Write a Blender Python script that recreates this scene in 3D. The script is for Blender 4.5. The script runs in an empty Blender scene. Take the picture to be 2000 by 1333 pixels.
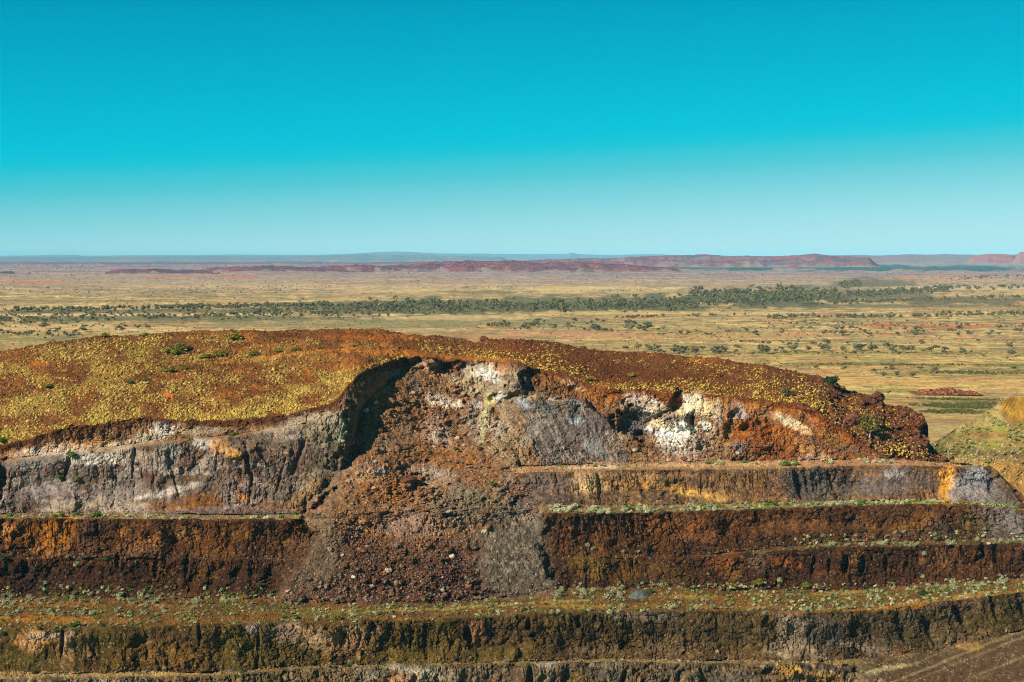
import bpy, math
import numpy as np
from mathutils import Vector

scene = bpy.context.scene
R = math.radians

# ------------------------------------------------------------------ camera, sky, sun, exposure
CAMZ = 60.0            # the lookout stands 60 m above the plain (plain is z = 0)
FOC = 3056.0           # focal length in pixels of a 2000 px wide frame (55 mm lens)
HOR = 500.0            # row of the horizon
cd = bpy.data.cameras.new('camera')
cd.lens = 36.0 * FOC / 2000.0
cd.sensor_width = 36.0
cd.shift_y = -(666.5 - HOR) / 2000.0
cd.clip_start = 1.0
cd.clip_end = 200000.0
cam = bpy.data.objects.new('camera', cd)
scene.collection.objects.link(cam)
cam.location = (0, 0, CAMZ)
cam.rotation_euler = (R(90), 0, 0)
scene.camera = cam

SUNV = Vector((-0.70, -0.53, 0.50)).normalized()      # towards the sun
sl = bpy.data.lights.new('sun', 'SUN')
sl.energy = 5.0
sl.angle = R(0.5)
sl.color = (1.0, 0.94, 0.82)
so = bpy.data.objects.new('sun', sl)
scene.collection.objects.link(so)
so.rotation_euler = (-SUNV).to_track_quat('-Z', 'Y').to_euler()


def lin(c):
    c = np.asarray(c, float) / 255.0
    return np.where(c <= 0.04045, c / 12.92, ((c + 0.055) / 1.055) ** 2.4)


scene.view_settings.view_transform = 'Standard'
scene.view_settings.look = 'None'
scene.view_settings.gamma = 1.0
EXPO = 1.0
scene.view_settings.exposure = EXPO
scene.cycles.use_denoising = True
scene.cycles.denoiser = 'OPENIMAGEDENOISE'
scene.cycles.denoising_prefilter = 'NONE'
scene.cycles.filter_width = 1.05
scene.cycles.max_bounces = 4
scene.cycles.volume_bounces = 0

world = bpy.data.worlds.new('World')
scene.world = world
world.use_nodes = True
wn, wl = world.node_tree.nodes, world.node_tree.links
wn.clear()
wout = wn.new('ShaderNodeOutputWorld')
wbg = wn.new('ShaderNodeBackground')
wl.new(wbg.outputs[0], wout.inputs[0])
tc = wn.new('ShaderNodeTexCoord')
sep = wn.new('ShaderNodeSeparateXYZ')
wl.new(tc.outputs['Generated'], sep.inputs[0])
# the rim of the pale horizon band lies a little lower towards the right
mad = wn.new('ShaderNodeMath'); mad.operation = 'MULTIPLY_ADD'
wl.new(sep.outputs['X'], mad.inputs[0]); mad.inputs[1].default_value = -0.045
wl.new(sep.outputs['Z'], mad.inputs[2])
ramp = wn.new('ShaderNodeValToRGB')
wl.new(mad.outputs[0], ramp.inputs[0])
SKY = [(0.0, (184, 230, 238)), (0.016, (166, 223, 233)), (0.034, (134, 210, 222)), (0.052, (84, 198, 212)),
       (0.068, (20, 194, 214)), (0.080, (0, 191, 217)), (0.115, (0, 174, 205)), (0.16, (0, 154, 188)),
       (0.24, (0, 84, 118)), (1.0, (6, 20, 36))]
els = ramp.color_ramp.elements
while len(els) < len(SKY):
    els.new(0.5)
for e, (p, c) in zip(els, SKY):
    e.position = p
    l = lin(c) / (2 ** EXPO)
    e.color = (l[0], l[1], l[2], 1)
sky = wn.new('ShaderNodeTexSky')
sky.sky_type = 'NISHITA'
sky.sun_disc = False
sky.sun_elevation = math.asin(SUNV.z)
sky.sun_rotation = math.atan2(SUNV.x, SUNV.y)
sky.altitude = 100
sc1 = wn.new('ShaderNodeMixRGB'); sc1.blend_type = 'MULTIPLY'; sc1.inputs[0].default_value = 1
wl.new(sky.outputs[0], sc1.inputs[1]); sc1.inputs[2].default_value = (0.0, 0.07, 0.08, 1)
smix = wn.new('ShaderNodeMixRGB'); smix.inputs[0].default_value = 0.92
wl.new(sc1.outputs[0], smix.inputs[1]); wl.new(ramp.outputs[0], smix.inputs[2])
wl.new(smix.outputs[0], wbg.inputs[0])
wbg.inputs[1].default_value = 1.0

# ------------------------------------------------------------------ helpers
rng = np.random.default_rng(7)
f4 = np.float32


def A(r, g, b, e=1.62):
    """sunlit look of a surface -> its own colour (albedo)"""
    return np.minimum(lin((r, g, b)) / e, 0.82).astype(f4)


def ss(a, b, x):
    t = np.clip((x - a) / (b - a), 0, 1)
    return t * t * (3 - 2 * t)


def _h(ix, iy, iz, seed):
    h = ix.astype(np.uint32) * np.uint32(374761393) + iy.astype(np.uint32) * np.uint32(668265263) + iz.astype(np.uint32) * np.uint32(2246822519) + np.uint32(seed * 97531 + 12345)
    h = (h ^ (h >> np.uint32(13))) * np.uint32(1274126177)
    h = h ^ (h >> np.uint32(16))
    return (h & np.uint32(0xffff)).astype(f4) * f4(2.0 / 65535.0) - f4(1)


def vn2(x, y, seed):
    x = np.asarray(x, f4); y = np.asarray(y, f4)
    fx = np.floor(x); fy = np.floor(y)
    ix = fx.astype(np.int64); iy = fy.astype(np.int64)
    z = np.zeros(1, np.int64)
    tx = x - fx; ty = y - fy
    tx = tx * tx * tx * (tx * (tx * 6 - 15) + 10); ty = ty * ty * ty * (ty * (ty * 6 - 15) + 10)
    a = _h(ix, iy, z, seed); b = _h(ix + 1, iy, z, seed); c = _h(ix, iy + 1, z, seed); d = _h(ix + 1, iy + 1, z, seed)
    return (a + (b - a) * tx) * (1 - ty) + (c + (d - c) * tx) * ty


def fbm(x, y, seed, octv=4, gain=0.5):
    s = 0; a = 1.0; t = 0
    for o in range(octv):
        ang = 0.6 * o
        cx, sx = math.cos(ang), math.sin(ang)
        k = 2.03 ** o
        s = s + a * vn2((x * cx - y * sx) * k + 17.3 * o, (x * sx + y * cx) * k - 9.1 * o, seed + o)
        t += a; a *= gain
    return s / t * f4(1.6)


def ridged(x, y, seed, octv=3):
    """0 on the ridges, 1 along thin dark lines"""
    s = 0; a = 1.0; t = 0
    for o in range(octv):
        k = 2.1 ** o
        s = s + a * (1 - np.abs(vn2(x * k + 3.7 * o, y * k, seed + o)) * 2).clip(0, 1) ** 2
        t += a; a *= 0.5
    return s / t


def worley(x, y, seed):
    """distance to the nearest and second cell centre, and the cell's own random number"""
    x = np.asarray(x, f4); y = np.asarray(y, f4)
    ix = np.floor(x).astype(np.int64); iy = np.floor(y).astype(np.int64)
    z = np.zeros(1, np.int64)
    f1 = np.full(x.shape, 9, f4); f2 = np.full(x.shape, 9, f4); cr = np.zeros(x.shape, f4)
    for dx in (-1, 0, 1):
        for dy in (-1, 0, 1):
            jx = ix + dx; jy = iy + dy
            r1 = _h(jx, jy, z, seed); r2 = _h(jx, jy, z, seed + 1)
            d = (jx + 0.5 + 0.42 * r1 - x) ** 2 + (jy + 0.5 + 0.42 * r2 - y) ** 2
            d = d.astype(f4)
            m = d < f1
            f2 = np.where(m, f1, np.minimum(f2, d))
            cr = np.where(m, _h(jx, jy, z, seed + 2), cr)
            f1 = np.where(m, d, f1)
    return np.sqrt(f1), np.sqrt(f2), cr


def tab(pts, x):
    p = np.array(pts, float)
    return np.interp(x, p[:, 0], p[:, 1])


def unproj(px, py, D):
    return np.stack([D * (px - 1000.0) / FOC, D, CAMZ - D * (py - HOR) / FOC], -1)


def build_mesh(name, V, F, col=None, mat=None, smooth=False):
    me = bpy.data.meshes.new(name)
    V = np.ascontiguousarray(V, f4); F = np.ascontiguousarray(F, np.int32)
    n, k = F.shape
    me.vertices.add(len(V)); me.vertices.foreach_set('co', V.ravel())
    me.loops.add(n * k); me.loops.foreach_set('vertex_index', F.ravel())
    me.polygons.add(n)
    me.polygons.foreach_set('loop_start', np.arange(0, n * k, k, dtype=np.int32))
    me.polygons.foreach_set('use_smooth', np.full(n, smooth, bool))
    me.update(calc_edges=True)
    if col is not None:
        ca = me.color_attributes.new('Col', 'FLOAT_COLOR', 'POINT')
        c4 = np.ones((len(V), 4), f4); c4[:, :3] = col
        ca.data.foreach_set('color', c4.ravel())
    if mat:
        me.materials.append(mat)
    return me


def add_obj(name, me, label=None, cat=None, kind=None, group=None, parent=None):
    o = bpy.data.objects.new(name, me)
    scene.collection.objects.link(o)
    if label: o['label'] = label
    if cat: o['category'] = cat
    if kind: o['kind'] = kind
    if group: o['group'] = group
    if parent: o.parent = parent
    return o


def make_mat(name, rough=0.95, noise_scale=2.0, noise_amt=0.25, bump=0.0, bump_scale=3.0, bump_dist=0.3, spec=0.1, transl=0.0, rnd=0.0):
    """colour attribute x procedural grain, with a procedural bump"""
    m = bpy.data.materials.new(name)
    m.use_nodes = True
    nt, ln = m.node_tree.nodes, m.node_tree.links
    b = nt['Principled BSDF']
    b.inputs['Roughness'].default_value = rough
    b.inputs['Specular IOR Level'].default_value = spec
    at = nt.new('ShaderNodeAttribute'); at.attribute_name = 'Col'
    geo = nt.new('ShaderNodeTexCoord')
    nz = nt.new('ShaderNodeTexNoise')
    nz.inputs['Scale'].default_value = noise_scale; nz.inputs['Detail'].default_value = 6; nz.inputs['Roughness'].default_value = 0.7
    ln.new(geo.outputs['Object'], nz.inputs['Vector'])
    mr = nt.new('ShaderNodeMapRange')
    mr.inputs['From Min'].default_value = 0.25; mr.inputs['From Max'].default_value = 0.75
    mr.inputs['To Min'].default_value = 1 - noise_amt; mr.inputs['To Max'].default_value = 1 + noise_amt
    ln.new(nz.outputs['Fac'], mr.inputs['Value'])
    mul = nt.new('ShaderNodeVectorMath'); mul.operation = 'SCALE'
    ln.new(at.outputs['Color'], mul.inputs[0]); ln.new(mr.outputs[0], mul.inputs['Scale'])
    src = mul.outputs[0]
    if rnd:
        oi = nt.new('ShaderNodeObjectInfo')
        mr2 = nt.new('ShaderNodeMapRange'); mr2.inputs['To Min'].default_value = 1 - rnd; mr2.inputs['To Max'].default_value = 1 + rnd
        ln.new(oi.outputs['Random'], mr2.inputs['Value'])
        mul2 = nt.new('ShaderNodeVectorMath'); mul2.operation = 'SCALE'
        ln.new(src, mul2.inputs[0]); ln.new(mr2.outputs[0], mul2.inputs['Scale'])
        src = mul2.outputs[0]
    ln.new(src, b.inputs['Base Color'])
    if bump:
        nb = nt.new('ShaderNodeTexNoise'); nb.inputs['Scale'].default_value = bump_scale; nb.inputs['Detail'].default_value = 8; nb.inputs['Roughness'].default_value = 0.65
        ln.new(geo.outputs['Object'], nb.inputs['Vector'])
        bm = nt.new('ShaderNodeBump'); bm.inputs['Strength'].default_value = bump; bm.inputs['Distance'].default_value = bump_dist
        ln.new(nb.outputs['Fac'], bm.inputs['Height']); ln.new(bm.outputs[0], b.inputs['Normal'])
    if transl:
        tr = nt.new('ShaderNodeBsdfTranslucent'); ln.new(src, tr.inputs['Color'])
        mx = nt.new('ShaderNodeMixShader'); mx.inputs[0].default_value = transl
        ln.new(b.outputs[0], mx.inputs[1]); ln.new(tr.outputs[0], mx.inputs[2])
        ln.new(mx.outputs[0], nt['Material Output'].inputs['Surface'])
    return m


M_rock = make_mat('rock', noise_scale=1.8, noise_amt=0.42, bump=0.9, bump_scale=1.9, bump_dist=0.6)
M_soil = make_mat('soil', noise_scale=1.5, noise_amt=0.35, bump=0.7, bump_scale=2.0, bump_dist=0.25)
M_plain = make_mat('plain_ground', noise_scale=0.09, noise_amt=0.16)
M_far = make_mat('far_ground', noise_scale=0.01, noise_amt=0.2, bump=0.6, bump_scale=0.012, bump_dist=30)
M_leaf = make_mat('foliage', noise_scale=3.0, noise_amt=0.15, transl=0.2, rough=0.8)
M_leafr = make_mat('shrub_foliage', noise_scale=3.0, noise_amt=0.15, transl=0.2, rough=0.8, rnd=0.22)
M_stone = make_mat('stone', noise_scale=2.5, noise_amt=0.3, bump=0.4, bump_scale=4, bump_dist=0.1, rnd=0.25)

# ------------------------------------------------------------------ pit wall, hill and landslide: one surveyed surface
XS = np.arange(-170, 2171, 1.25)
NX = len(XS)
C = {}
D = {}
C[0] = [(-170, 702), (0, 683), (100, 665), (200, 656), (300, 650), (430, 647), (600, 646), (750, 645), (850, 655), (930, 668), (948, 664), (1060, 668), (1150, 680), (1250, 692), (1400, 703), (1500, 715), (1560, 728), (1600, 735), (1630, 746), (1655, 764), (1690, 772), (1722, 780), (1728, 790), (1770, 790), (1803, 808), (1813, 828), (1808, 846), (1816, 862), (1830, 882), (1858, 903), (1938, 912), (1965, 942), (2000, 985), (2060, 1045), (2170, 1120)]
C[1] = [(-170, 912), (0, 872), (50, 860), (120, 838), (200, 828), (280, 818), (350, 822), (450, 821), (560, 812), (640, 790), (664, 776), (680, 752), (700, 735), (740, 714), (790, 697), (815, 696), (870, 706), (960, 706), (1005, 709), (1040, 721), (1070, 729), (1110, 739), (1150, 753), (1200, 763), (1300, 768), (1400, 775), (1500, 783), (1560, 791), (1600, 808), (1640, 836), (1680, 864), (1710, 883), (1740, 894), (1800, 899), (1858, 904.5), (1938, 912.5), (2170, 1121)]
C[2] = [(-170, 913), (0, 898), (150, 880), (300, 862), (450, 850), (600, 826), (680, 795), (720, 830), (900, 905), (1000, 911), (1100, 910), (1200, 905), (1300, 903), (1400, 900), (1500, 901), (1600, 898), (1720, 897), (1800, 901), (1858, 905.5), (1938, 913), (2170, 1122)]
C[3] = [(-170, 922), (0, 907), (150, 889), (300, 869), (450, 854), (600, 829), (680, 798), (720, 834), (900, 915), (1000, 924), (1100, 922), (1200, 920), (1300, 918), (1500, 917), (1560, 914), (1620, 911), (1700, 910), (1850, 911), (1938, 913.5), (1965, 944), (2000, 986), (2060, 1047), (2170, 1123)]
C[4] = [(-170, 1003), (0, 1003), (200, 1004), (400, 1005), (620, 1005), (900, 992), (1060, 986), (1200, 988), (1400, 985), (1600, 980), (1750, 978), (1850, 978), (1950, 986), (2000, 992), (2060, 1051), (2170, 1127)]
C[5] = [(-170, 1013), (0, 1013), (200, 1014), (400, 1015), (620, 1015), (900, 1006), (1040, 1003), (1100, 1004), (1200, 1003), (1400, 998), (1600, 990), (1700, 987), (1800, 985), (1900, 985), (1950, 991), (2000, 1000), (2060, 1055), (2170, 1130)]
C[6] = [(-170, 1090), (300, 1090), (600, 1092), (1080, 1090), (1300, 1090), (1450, 1077), (1600, 1062), (1750, 1058), (1900, 1053), (2000, 1052), (2170, 1132)]
C[7] = [(-170, 1090.3), (300, 1090.3), (600, 1092.3), (1080, 1090.3), (1300, 1090.4), (1450, 1081), (1600, 1070), (1750, 1067), (1900, 1064), (2000, 1061), (2170, 1134)]
C[8] = [(-170, 1168), (0, 1168), (300, 1168), (550, 1172), (800, 1171), (1000, 1160), (1080, 1150), (1300, 1148), (1450, 1152), (1646, 1153), (1814, 1143), (2000, 1131), (2170, 1138)]
C[9] = [(-170, 1238), (0, 1236), (120, 1231), (240, 1225), (450, 1219), (600, 1217), (725, 1213), (920, 1209), (1040, 1200), (1180, 1197), (1420, 1195), (1600, 1197), (1702, 1192), (1814, 1181), (1898, 1168), (2000, 1157), (2170, 1150)]
C[10] = [(-170, 1319), (0, 1319), (180, 1314), (420, 1313), (600, 1302), (752, 1298), (920, 1295), (1000, 1293), (1180, 1288), (1420, 1290), (1600, 1293), (1674, 1288), (1814, 1274), (1898, 1256), (2000, 1229), (2170, 1200)]
C[11] = [(-170, 1326), (0, 1325), (180, 1323), (420, 1321), (600, 1306), (752, 1301), (920, 1298), (1000, 1297), (1180, 1293), (1420, 1295), (1600, 1297), (1670, 1299), (1712, 1316), (1746, 1346), (1830, 1400), (2000, 1440), (2170, 1440)]
C[12] = [(-170, 1435), (1680, 1435), (1800, 1450), (2170, 1450)]
D[0] = [(-170, 484), (0, 490), (300, 500), (600, 512), (800, 515), (930, 520), (1060, 530), (1250, 515), (1400, 500), (1560, 470), (1700, 446), (1810, 432), (1858, 413), (1938, 410), (2000, 402), (2170, 392)]
D[1] = [(-170, 416), (0, 421), (300, 424), (560, 427), (660, 428), (690, 432), (740, 445), (790, 459), (870, 461), (960, 457), (1005, 453), (1050, 450), (1120, 447), (1200, 443), (1300, 439), (1400, 433), (1560, 427), (1700, 420), (1800, 416), (1858, 412.5), (1938, 409.6), (2000, 401.6), (2170, 391.6)]
D[2] = [(-170, 415), (0, 420), (300, 420), (600, 421), (680, 424), (800, 430), (1000, 426), (1300, 425), (1600, 420), (1800, 414.5), (1858, 412), (1938, 409.2), (2000, 401.2), (2170, 391.3)]
D[3] = [(-170, 407), (0, 411), (300, 412), (600, 418), (680, 422.5), (800, 428), (1000, 414), (1300, 412), (1600, 410), (1800, 409.3), (1938, 408.6), (2000, 400.6), (2170, 391)]
D[4] = [(-170, 400), (0, 402), (620, 403), (1060, 405), (1300, 407), (1600, 405), (1850, 402), (2000, 399), (2170, 390)]
D[5] = [(-170, 393), (0, 394.5), (620, 394.5), (1060, 393), (1300, 396), (1600, 397), (1850, 396.5), (2000, 393), (2170, 386)]
D[6] = [(-170, 389), (1300, 390.5), (1600, 390), (2000, 387), (2170, 382)]
D[7] = [(-170, 388.9), (1300, 390.4), (1450, 388), (1600, 385.5), (2000, 381), (2170, 378)]
D[8] = [(-170, 383), (0, 383), (600, 382), (1000, 381), (1450, 379), (2000, 375), (2170, 372)]
D[9] = [(-170, 348), (0, 349), (450, 353), (1000, 358), (1450, 355), (1700, 356), (2000, 359), (2170, 362)]
D[10] = [(-170, 344), (0, 345), (420, 348), (1000, 352), (1450, 350), (1674, 350), (2000, 353), (2170, 356)]
D[11] = [(-170, 342), (0, 343), (420, 345), (1000, 350), (1450, 347), (1670, 346), (1746, 326), (1830, 309), (2000, 294), (2170, 290)]
D[12] = [(-170, 336), (1680, 333), (1800, 303), (2000, 292), (2170, 288)]
NR = [190, 130, 12, 108, 14, 80, 8, 78, 64, 88, 100, 64]      # rows between breakpoints
yc = {k: tab(C[k], XS) for k in C}
ys_ = {k: v.copy() for k, v in yc.items()}
dc = {k: tab(D[k], XS) for k in D}
jit = fbm(XS / 9.0, XS * 0, 3, 4)
edge_amp = {0: 1.2, 1: 2.6, 2: 1.5, 3: 1.2, 4: 1.6, 5: 1.5, 6: 1.5, 7: 2.0, 8: 2.6, 9: 2.2, 10: 2.0, 11: 2.2, 12: 0}
for k in yc:
    yc[k] = yc[k] + edge_amp[k] * fbm(XS / (14.0 + k), XS * 0 + k, 40 + k, 4)
yc[1] = yc[1] + ss(655, 690, XS) * ss(1060, 1010, XS) * (3.2 * fbm(XS / 20, XS * 0, 77, 3))
for k in range(1, 13):
    yc[k] = np.maximum(yc[k], yc[k - 1] + 0.25)
PY, PD, SEG = [], [], []
for k in range(12):
    n = NR[k]
    t = (np.arange(n) / n)[:, None]
    if k == 0:                                     # only the last metres before the cut are ragged
        PY.append(ys_[0] * (1 - t) + ys_[1] * t + (yc[0] - ys_[0]) * (1 - t) ** 10 + (yc[1] - ys_[1]) * t ** 14)
    else:
        PY.append(yc[k] * (1 - t) + yc[k + 1] * t)
    y_ = PY[-1]
    if k in (0, 2, 4, 6, 8, 10):                   # ground keeps its smooth lie although its edges are ragged
        t = np.clip((y_ - ys_[k]) / np.maximum(ys_[k + 1] - ys_[k], 0.3), 0, 1)
    inv = (1 / dc[k]) * (1 - t) + (1 / dc[k + 1]) * t
    d = 1 / inv
    if k == 0:                                     # rounded hill top
        bul = tab([(-170, 10), (600, 12), (900, 9), (1060, 14), (1500, 9), (1700, 4), (1840, 0), (2170, 0)], XS)
        d = d - bul * np.sin(np.pi * t) ** 0.9
    if k in (1, 3, 5, 7, 9, 11):                   # a face steepens upwards: scree at its foot
        ht = np.clip((yc[k + 1] - yc[k]) / 80.0, 0, 1.6)
        d = d + 1.6 * ht * np.sin(np.pi * t) ** 1.0 * ss(0.0, 0.6, t)
    PD.append(d); SEG.append(np.full((n, NX), k, np.int8))
PY.append(yc[12][None]); PD.append(dc[12][None]); SEG.append(np.full((1, NX), 11, np.int8))
PY = np.concatenate(PY); PD = np.concatenate(PD); SEG = np.concatenate(SEG)
NY = len(PY)
PX = np.broadcast_to(XS, PY.shape).copy()

# the wall is not a ruler: it bows in and out along its length
PD = PD * (1 + 0.006 * fbm(PX / 260.0, PY / 900.0, 11, 3))

# world-like coordinates for noise (metres)
UX = (PX - 1000) * PD / FOC
UZ = CAMZ - PD * (PY - HOR) / FOC
UV = UZ + 0.7 * PD
wx = fbm(PX / 34, PY / 34, 21, 4); wy = fbm(PX / 34, PY / 34, 31, 4)     # wobble for outlines
wfx = fbm(PX / 9, PY / 9, 23, 3); wfy = fbm(PX / 9, PY / 9, 33, 3)


def poly_mask(pts, soft=10, warp=8):
    """soft inside-mask of a polygon (in survey coordinates) with a ragged outline"""
    px = PX + warp * wx + 0.35 * warp * wfx; py = PY + warp * wy + 0.35 * warp * wfy
    P = np.array(pts, float)
    x0, y0 = P.min(0) - soft - 3 * warp; x1, y1 = P.max(0) + soft + 3 * warp
    out = np.zeros(PX.shape, f4)
    sel = (PX > x0) & (PX < x1) & (PY > y0) & (PY < y1)
    x = px[sel]; y = py[sel]
    inside = np.zeros(x.shape, bool); dist = np.full(x.shape, 1e9)
    for i in range(len(P)):
        a = P[i]; b = P[(i + 1) % len(P)]
        c = ((a[1] > y) != (b[1] > y)) & (x < (b[0] - a[0]) * (y - a[1]) / (b[1] - a[1] + 1e-9) + a[0])
        inside ^= c
        ab = b - a; L = (ab ** 2).sum() + 1e-9
        tt = np.clip(((x - a[0]) * ab[0] + (y - a[1]) * ab[1]) / L, 0, 1)
        dist = np.minimum(dist, np.hypot(x - a[0] - tt * ab[0], y - a[1] - tt * ab[1]))
    sd = np.where(inside, dist, -dist)
    out[sel] = ss(-soft, soft, sd)
    return out


def blob(cx, cy, rx, ry, rot=0, edge=0.35, warp=0.5):
    """soft mask of a ragged patch; returns (index mask, values)"""
    rm = max(rx, ry) * 1.7 + 4
    sel = (np.abs(PX - cx) < rm) & (np.abs(PY - cy) < rm)
    a = R(rot); ca, sa = math.cos(a), math.sin(a)
    dx = PX[sel] - cx; dy = PY[sel] - cy
    u = (dx * ca + dy * sa) / rx; v = (-dx * sa + dy * ca) / ry
    r = np.hypot(u, v) + warp * (0.55 * wx[sel] + 0.45 * wfx[sel])
    return sel, 1 - ss(1 - edge, 1 + edge, r)


# ---- landslide: a rubble chute from the alcove in the hill down to the wide bench
SLIDE = [(694, 862), (697, 800), (712, 770), (760, 742), (800, 722), (826, 716), (845, 730), (905, 738), (968, 785), (990, 850), (1012, 900), (1020, 945), (1062, 985), (1044, 1010), (1052, 1075), (1084, 1150), (1010, 1166), (800, 1180), (545, 1178), (560, 1140), (600, 1092), (622, 1045), (588, 1008), (618, 975), (655, 935), (684, 890)]
m_slide = poly_mask(SLIDE, soft=7, warp=6)
yS = [680, 722, 745, 800, 850, 920, 1000, 1060, 1120, 1172, 1190]
dS = [462, 459, 453, 443, 433, 418, 401, 391, 382.5, 376, 371]
Dsl = np.interp(PY, yS, dS) + (-9.5) * np.exp(-((PX - 718) / np.where(PX > 718, 80, 46)) ** 2) * ss(1030, 890, PY) - 1.0 * np.exp(-((PX - 788) / 36) ** 2 - ((PY - 758) / 32) ** 2) - 5.0 * np.exp(-((PX - 650) / 60) ** 2) * ss(880, 930, PY) * ss(1080, 1020, PY) - 3.0 * np.exp(-((PX - 850) / 110) ** 2) * ss(900, 1000, PY) * ss(1175, 1100, PY)
PD = PD * (1 - m_slide) + Dsl * m_slide

# ---- forms: negative = stands out towards the pit, positive = hollow
FORMS = [
    # cx, cy, rx, ry, rot, depth, edge
    (770, 728, 34, 12, -30, 2.5, 0.4), (655, 850, 22, 60, 5, -2.6, 0.35),
    (640, 800, 30, 20, 0, -1.2, 0.5),
    (868, 722, 26, 11, 5, 3.6, 0.35), (815, 712, 12, 12, 0, 2.5, 0.4), (905, 722, 12, 10, 0, 2.2, 0.4),
    (1036, 742, 20, 19, 35, 4.6, 0.3), (1018, 752, 12, 20, 0, -2.0, 0.4), (1000, 740, 30, 22, 0, -1.5, 0.5),
    (965, 745, 34, 30, 0, -1.6, 0.5), (940, 790, 55, 22, -25, -1.4, 0.5),
    (1238, 826, 32, 26, 8, 5.4, 0.25), (1322, 784, 15, 20, 20, 4.6, 0.22), (1292, 812, 26, 6, -25, 2.6, 0.35), (1253, 856, 16, 9, 35, 3.0, 0.3),
    (1325, 818, 26, 14, 15, -2.8, 0.4), (1320, 850, 40, 26, 20, -2.0, 0.4), (1270, 790, 36, 18, 20, -1.6, 0.4), (1350, 820, 10, 8, 0, 2.2, 0.4),
    (1400, 830, 20, 30, 20, -1.8, 0.5), (1455, 850, 46, 34, 25, -2.2, 0.5), (1440, 828, 14, 12, 0, -1.6, 0.4), (1455, 835, 8, 8, 0, 1.6, 0.4),
    (1262, 880, 16, 10, 30, 1.6, 0.4), (1225, 785, 12, 6, -30, 1.6, 0.4),
    (620, 988, 44, 9, -42, 3.6, 0.4), (600, 962, 30, 14, -40, -1.6, 0.5),
    (938, 990, 60, 30, 0, -1.6, 0.6), (1012, 985, 10, 13, 50, 1.8, 0.4), (948, 978, 7, 6, 0, 1.4, 0.4), (1060, 1000, 8, 16, 30, 1.0, 0.4),
    (797, 944, 13, 11, 0, -2.4, 0.3), (900, 800, 26, 14, 10, -1.5, 0.4), (760, 905, 20, 12, 0, -1.5, 0.4), (830, 960, 22, 12, 20, -1.6, 0.4), (720, 1010, 24, 16, 0, -1.3, 0.5), (850, 1010, 30, 18, 0, -1.2, 0.5),
    # gullies of the left grey face
    (132, 908, 4, 30, 14, 1.3, 0.5), (6, 930, 9, 34, 10, 2.6, 0.4), (484, 905, 6, 30, -8, 1.8, 0.45), (490, 955, 4, 34, 4, 1.2, 0.5), (262, 896, 3, 26, 6, 0.9, 0.6), (333, 905, 5, 22, -10, 1.0, 0.6), (344, 945, 3, 26, -14, 0.7, 0.6), (585, 890, 4, 34, 22, 0.9, 0.6), (546, 940, 3, 30, 16, 0.7, 0.6), (425, 900, 4, 24, 10, 0.8, 0.6), (460, 885, 26, 10, 0, -1.2, 0.4),
    # recesses of the lower faces
    (1651, 1103, 6, 22, 2, 2.6, 0.35), (1684, 1102, 5, 16, 5, 1.7, 0.4), (1590, 1105, 5, 18, 8, 1.4, 0.4), (1730, 1100, 5, 18, 0, 1.4, 0.4), (1920, 1072, 6, 16, 0, 1.8, 0.4), (1945, 1080, 5, 18, 0, 1.6, 0.4), (1620, 1108, 4, 14, 0, 1.2, 0.4),
    (50, 1112, 8, 14, 0, 1.6, 0.4), (305, 1105, 5, 20, 6, 1.2, 0.4), (230, 1096, 5, 14, 0, 1.2, 0.4), (365, 1110, 5, 22, 5, 1.1, 0.4), (40, 1040, 12, 8, -40, 1.1, 0.4),
    (914, 1242, 8, 19, -12, 3.0, 0.3), (830, 1240, 4, 18, 0, 1.4, 0.4), (1031, 1220, 6, 12, 10, 2.2, 0.35), (1041, 1242, 8, 5, 0, 1.8, 0.35), (1130, 1215, 5, 10, 0, 1.4, 0.4), (725, 1240, 10, 24, 6, 1.2, 0.4), (122, 1250, 4, 22, 4, 1.6, 0.4), (270, 1255, 16, 8, -30, 1.0, 0.4), (390, 1240, 4, 20, 0, 1.2, 0.4), (505, 1270, 3, 34, 0, 0.8, 0.5),
    (980, 1275, 30, 26, 0, -1.6, 0.5), (330, 1285, 60, 20, 0, -1.6, 0.6), (660, 1255, 60, 26, 18, -0.8, 0.5),
    (1818, 1235, 8, 34, -25, 1.6, 0.4), (1880, 1215, 8, 30, -25, 1.5, 0.4), (1760, 1225, 7, 26, -20, 1.3, 0.4), (1945, 1195, 7, 28, -20, 1.3, 0.4), (1995, 1180, 8, 22, -10, 1.6, 0.4), (1700, 1235, 6, 20, -10, 1.0, 0.4),
    (1560, 945, 7, 30, -14, 1.6, 0.4), (1575, 935, 5, 22, -10, 1.2, 0.4), (1625, 945, 5, 24, -20, 1.0, 0.4), (1945, 950, 14, 16, 30, 1.6, 0.4), (1170, 950, 4, 26, -6, 0.8, 0.5), (1258, 960, 5, 22, -25, 0.9, 0.5),
    (1600, 1312, 60, 16, 0, -2.0, 0.5), (1510, 1316, 26, 8, 0, 1.4, 0.4), (1105, 1322, 7, 20, 10, 2.0, 0.35), (1035, 1322, 6, 22, 4, 2.0, 0.35), (1220, 1320, 5, 18, 25, 1.5, 0.35), (1330, 1322, 8, 14, 20, 1.3, 0.4),
]
for cx, cy, rx, ry, rot, dd, ed in FORMS:
    s_, m_ = blob(cx, cy, rx, ry, rot, ed, 0.6)
    PD[s_] += dd * m_
# the grey slab: a planar block with a flat top below the rusty rim
SLAB = [(1012, 783), (1060, 780), (1146, 784), (1160, 800), (1200, 846), (1226, 884), (1228, 904), (1062, 908), (1040, 870), (1022, 820)]
m_slab = poly_mask(SLAB, soft=3.0, warp=5)
PD -= 3.2 * m_slab * ss(1250, 1140, PX) * ss(912, 810, PY)
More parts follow.
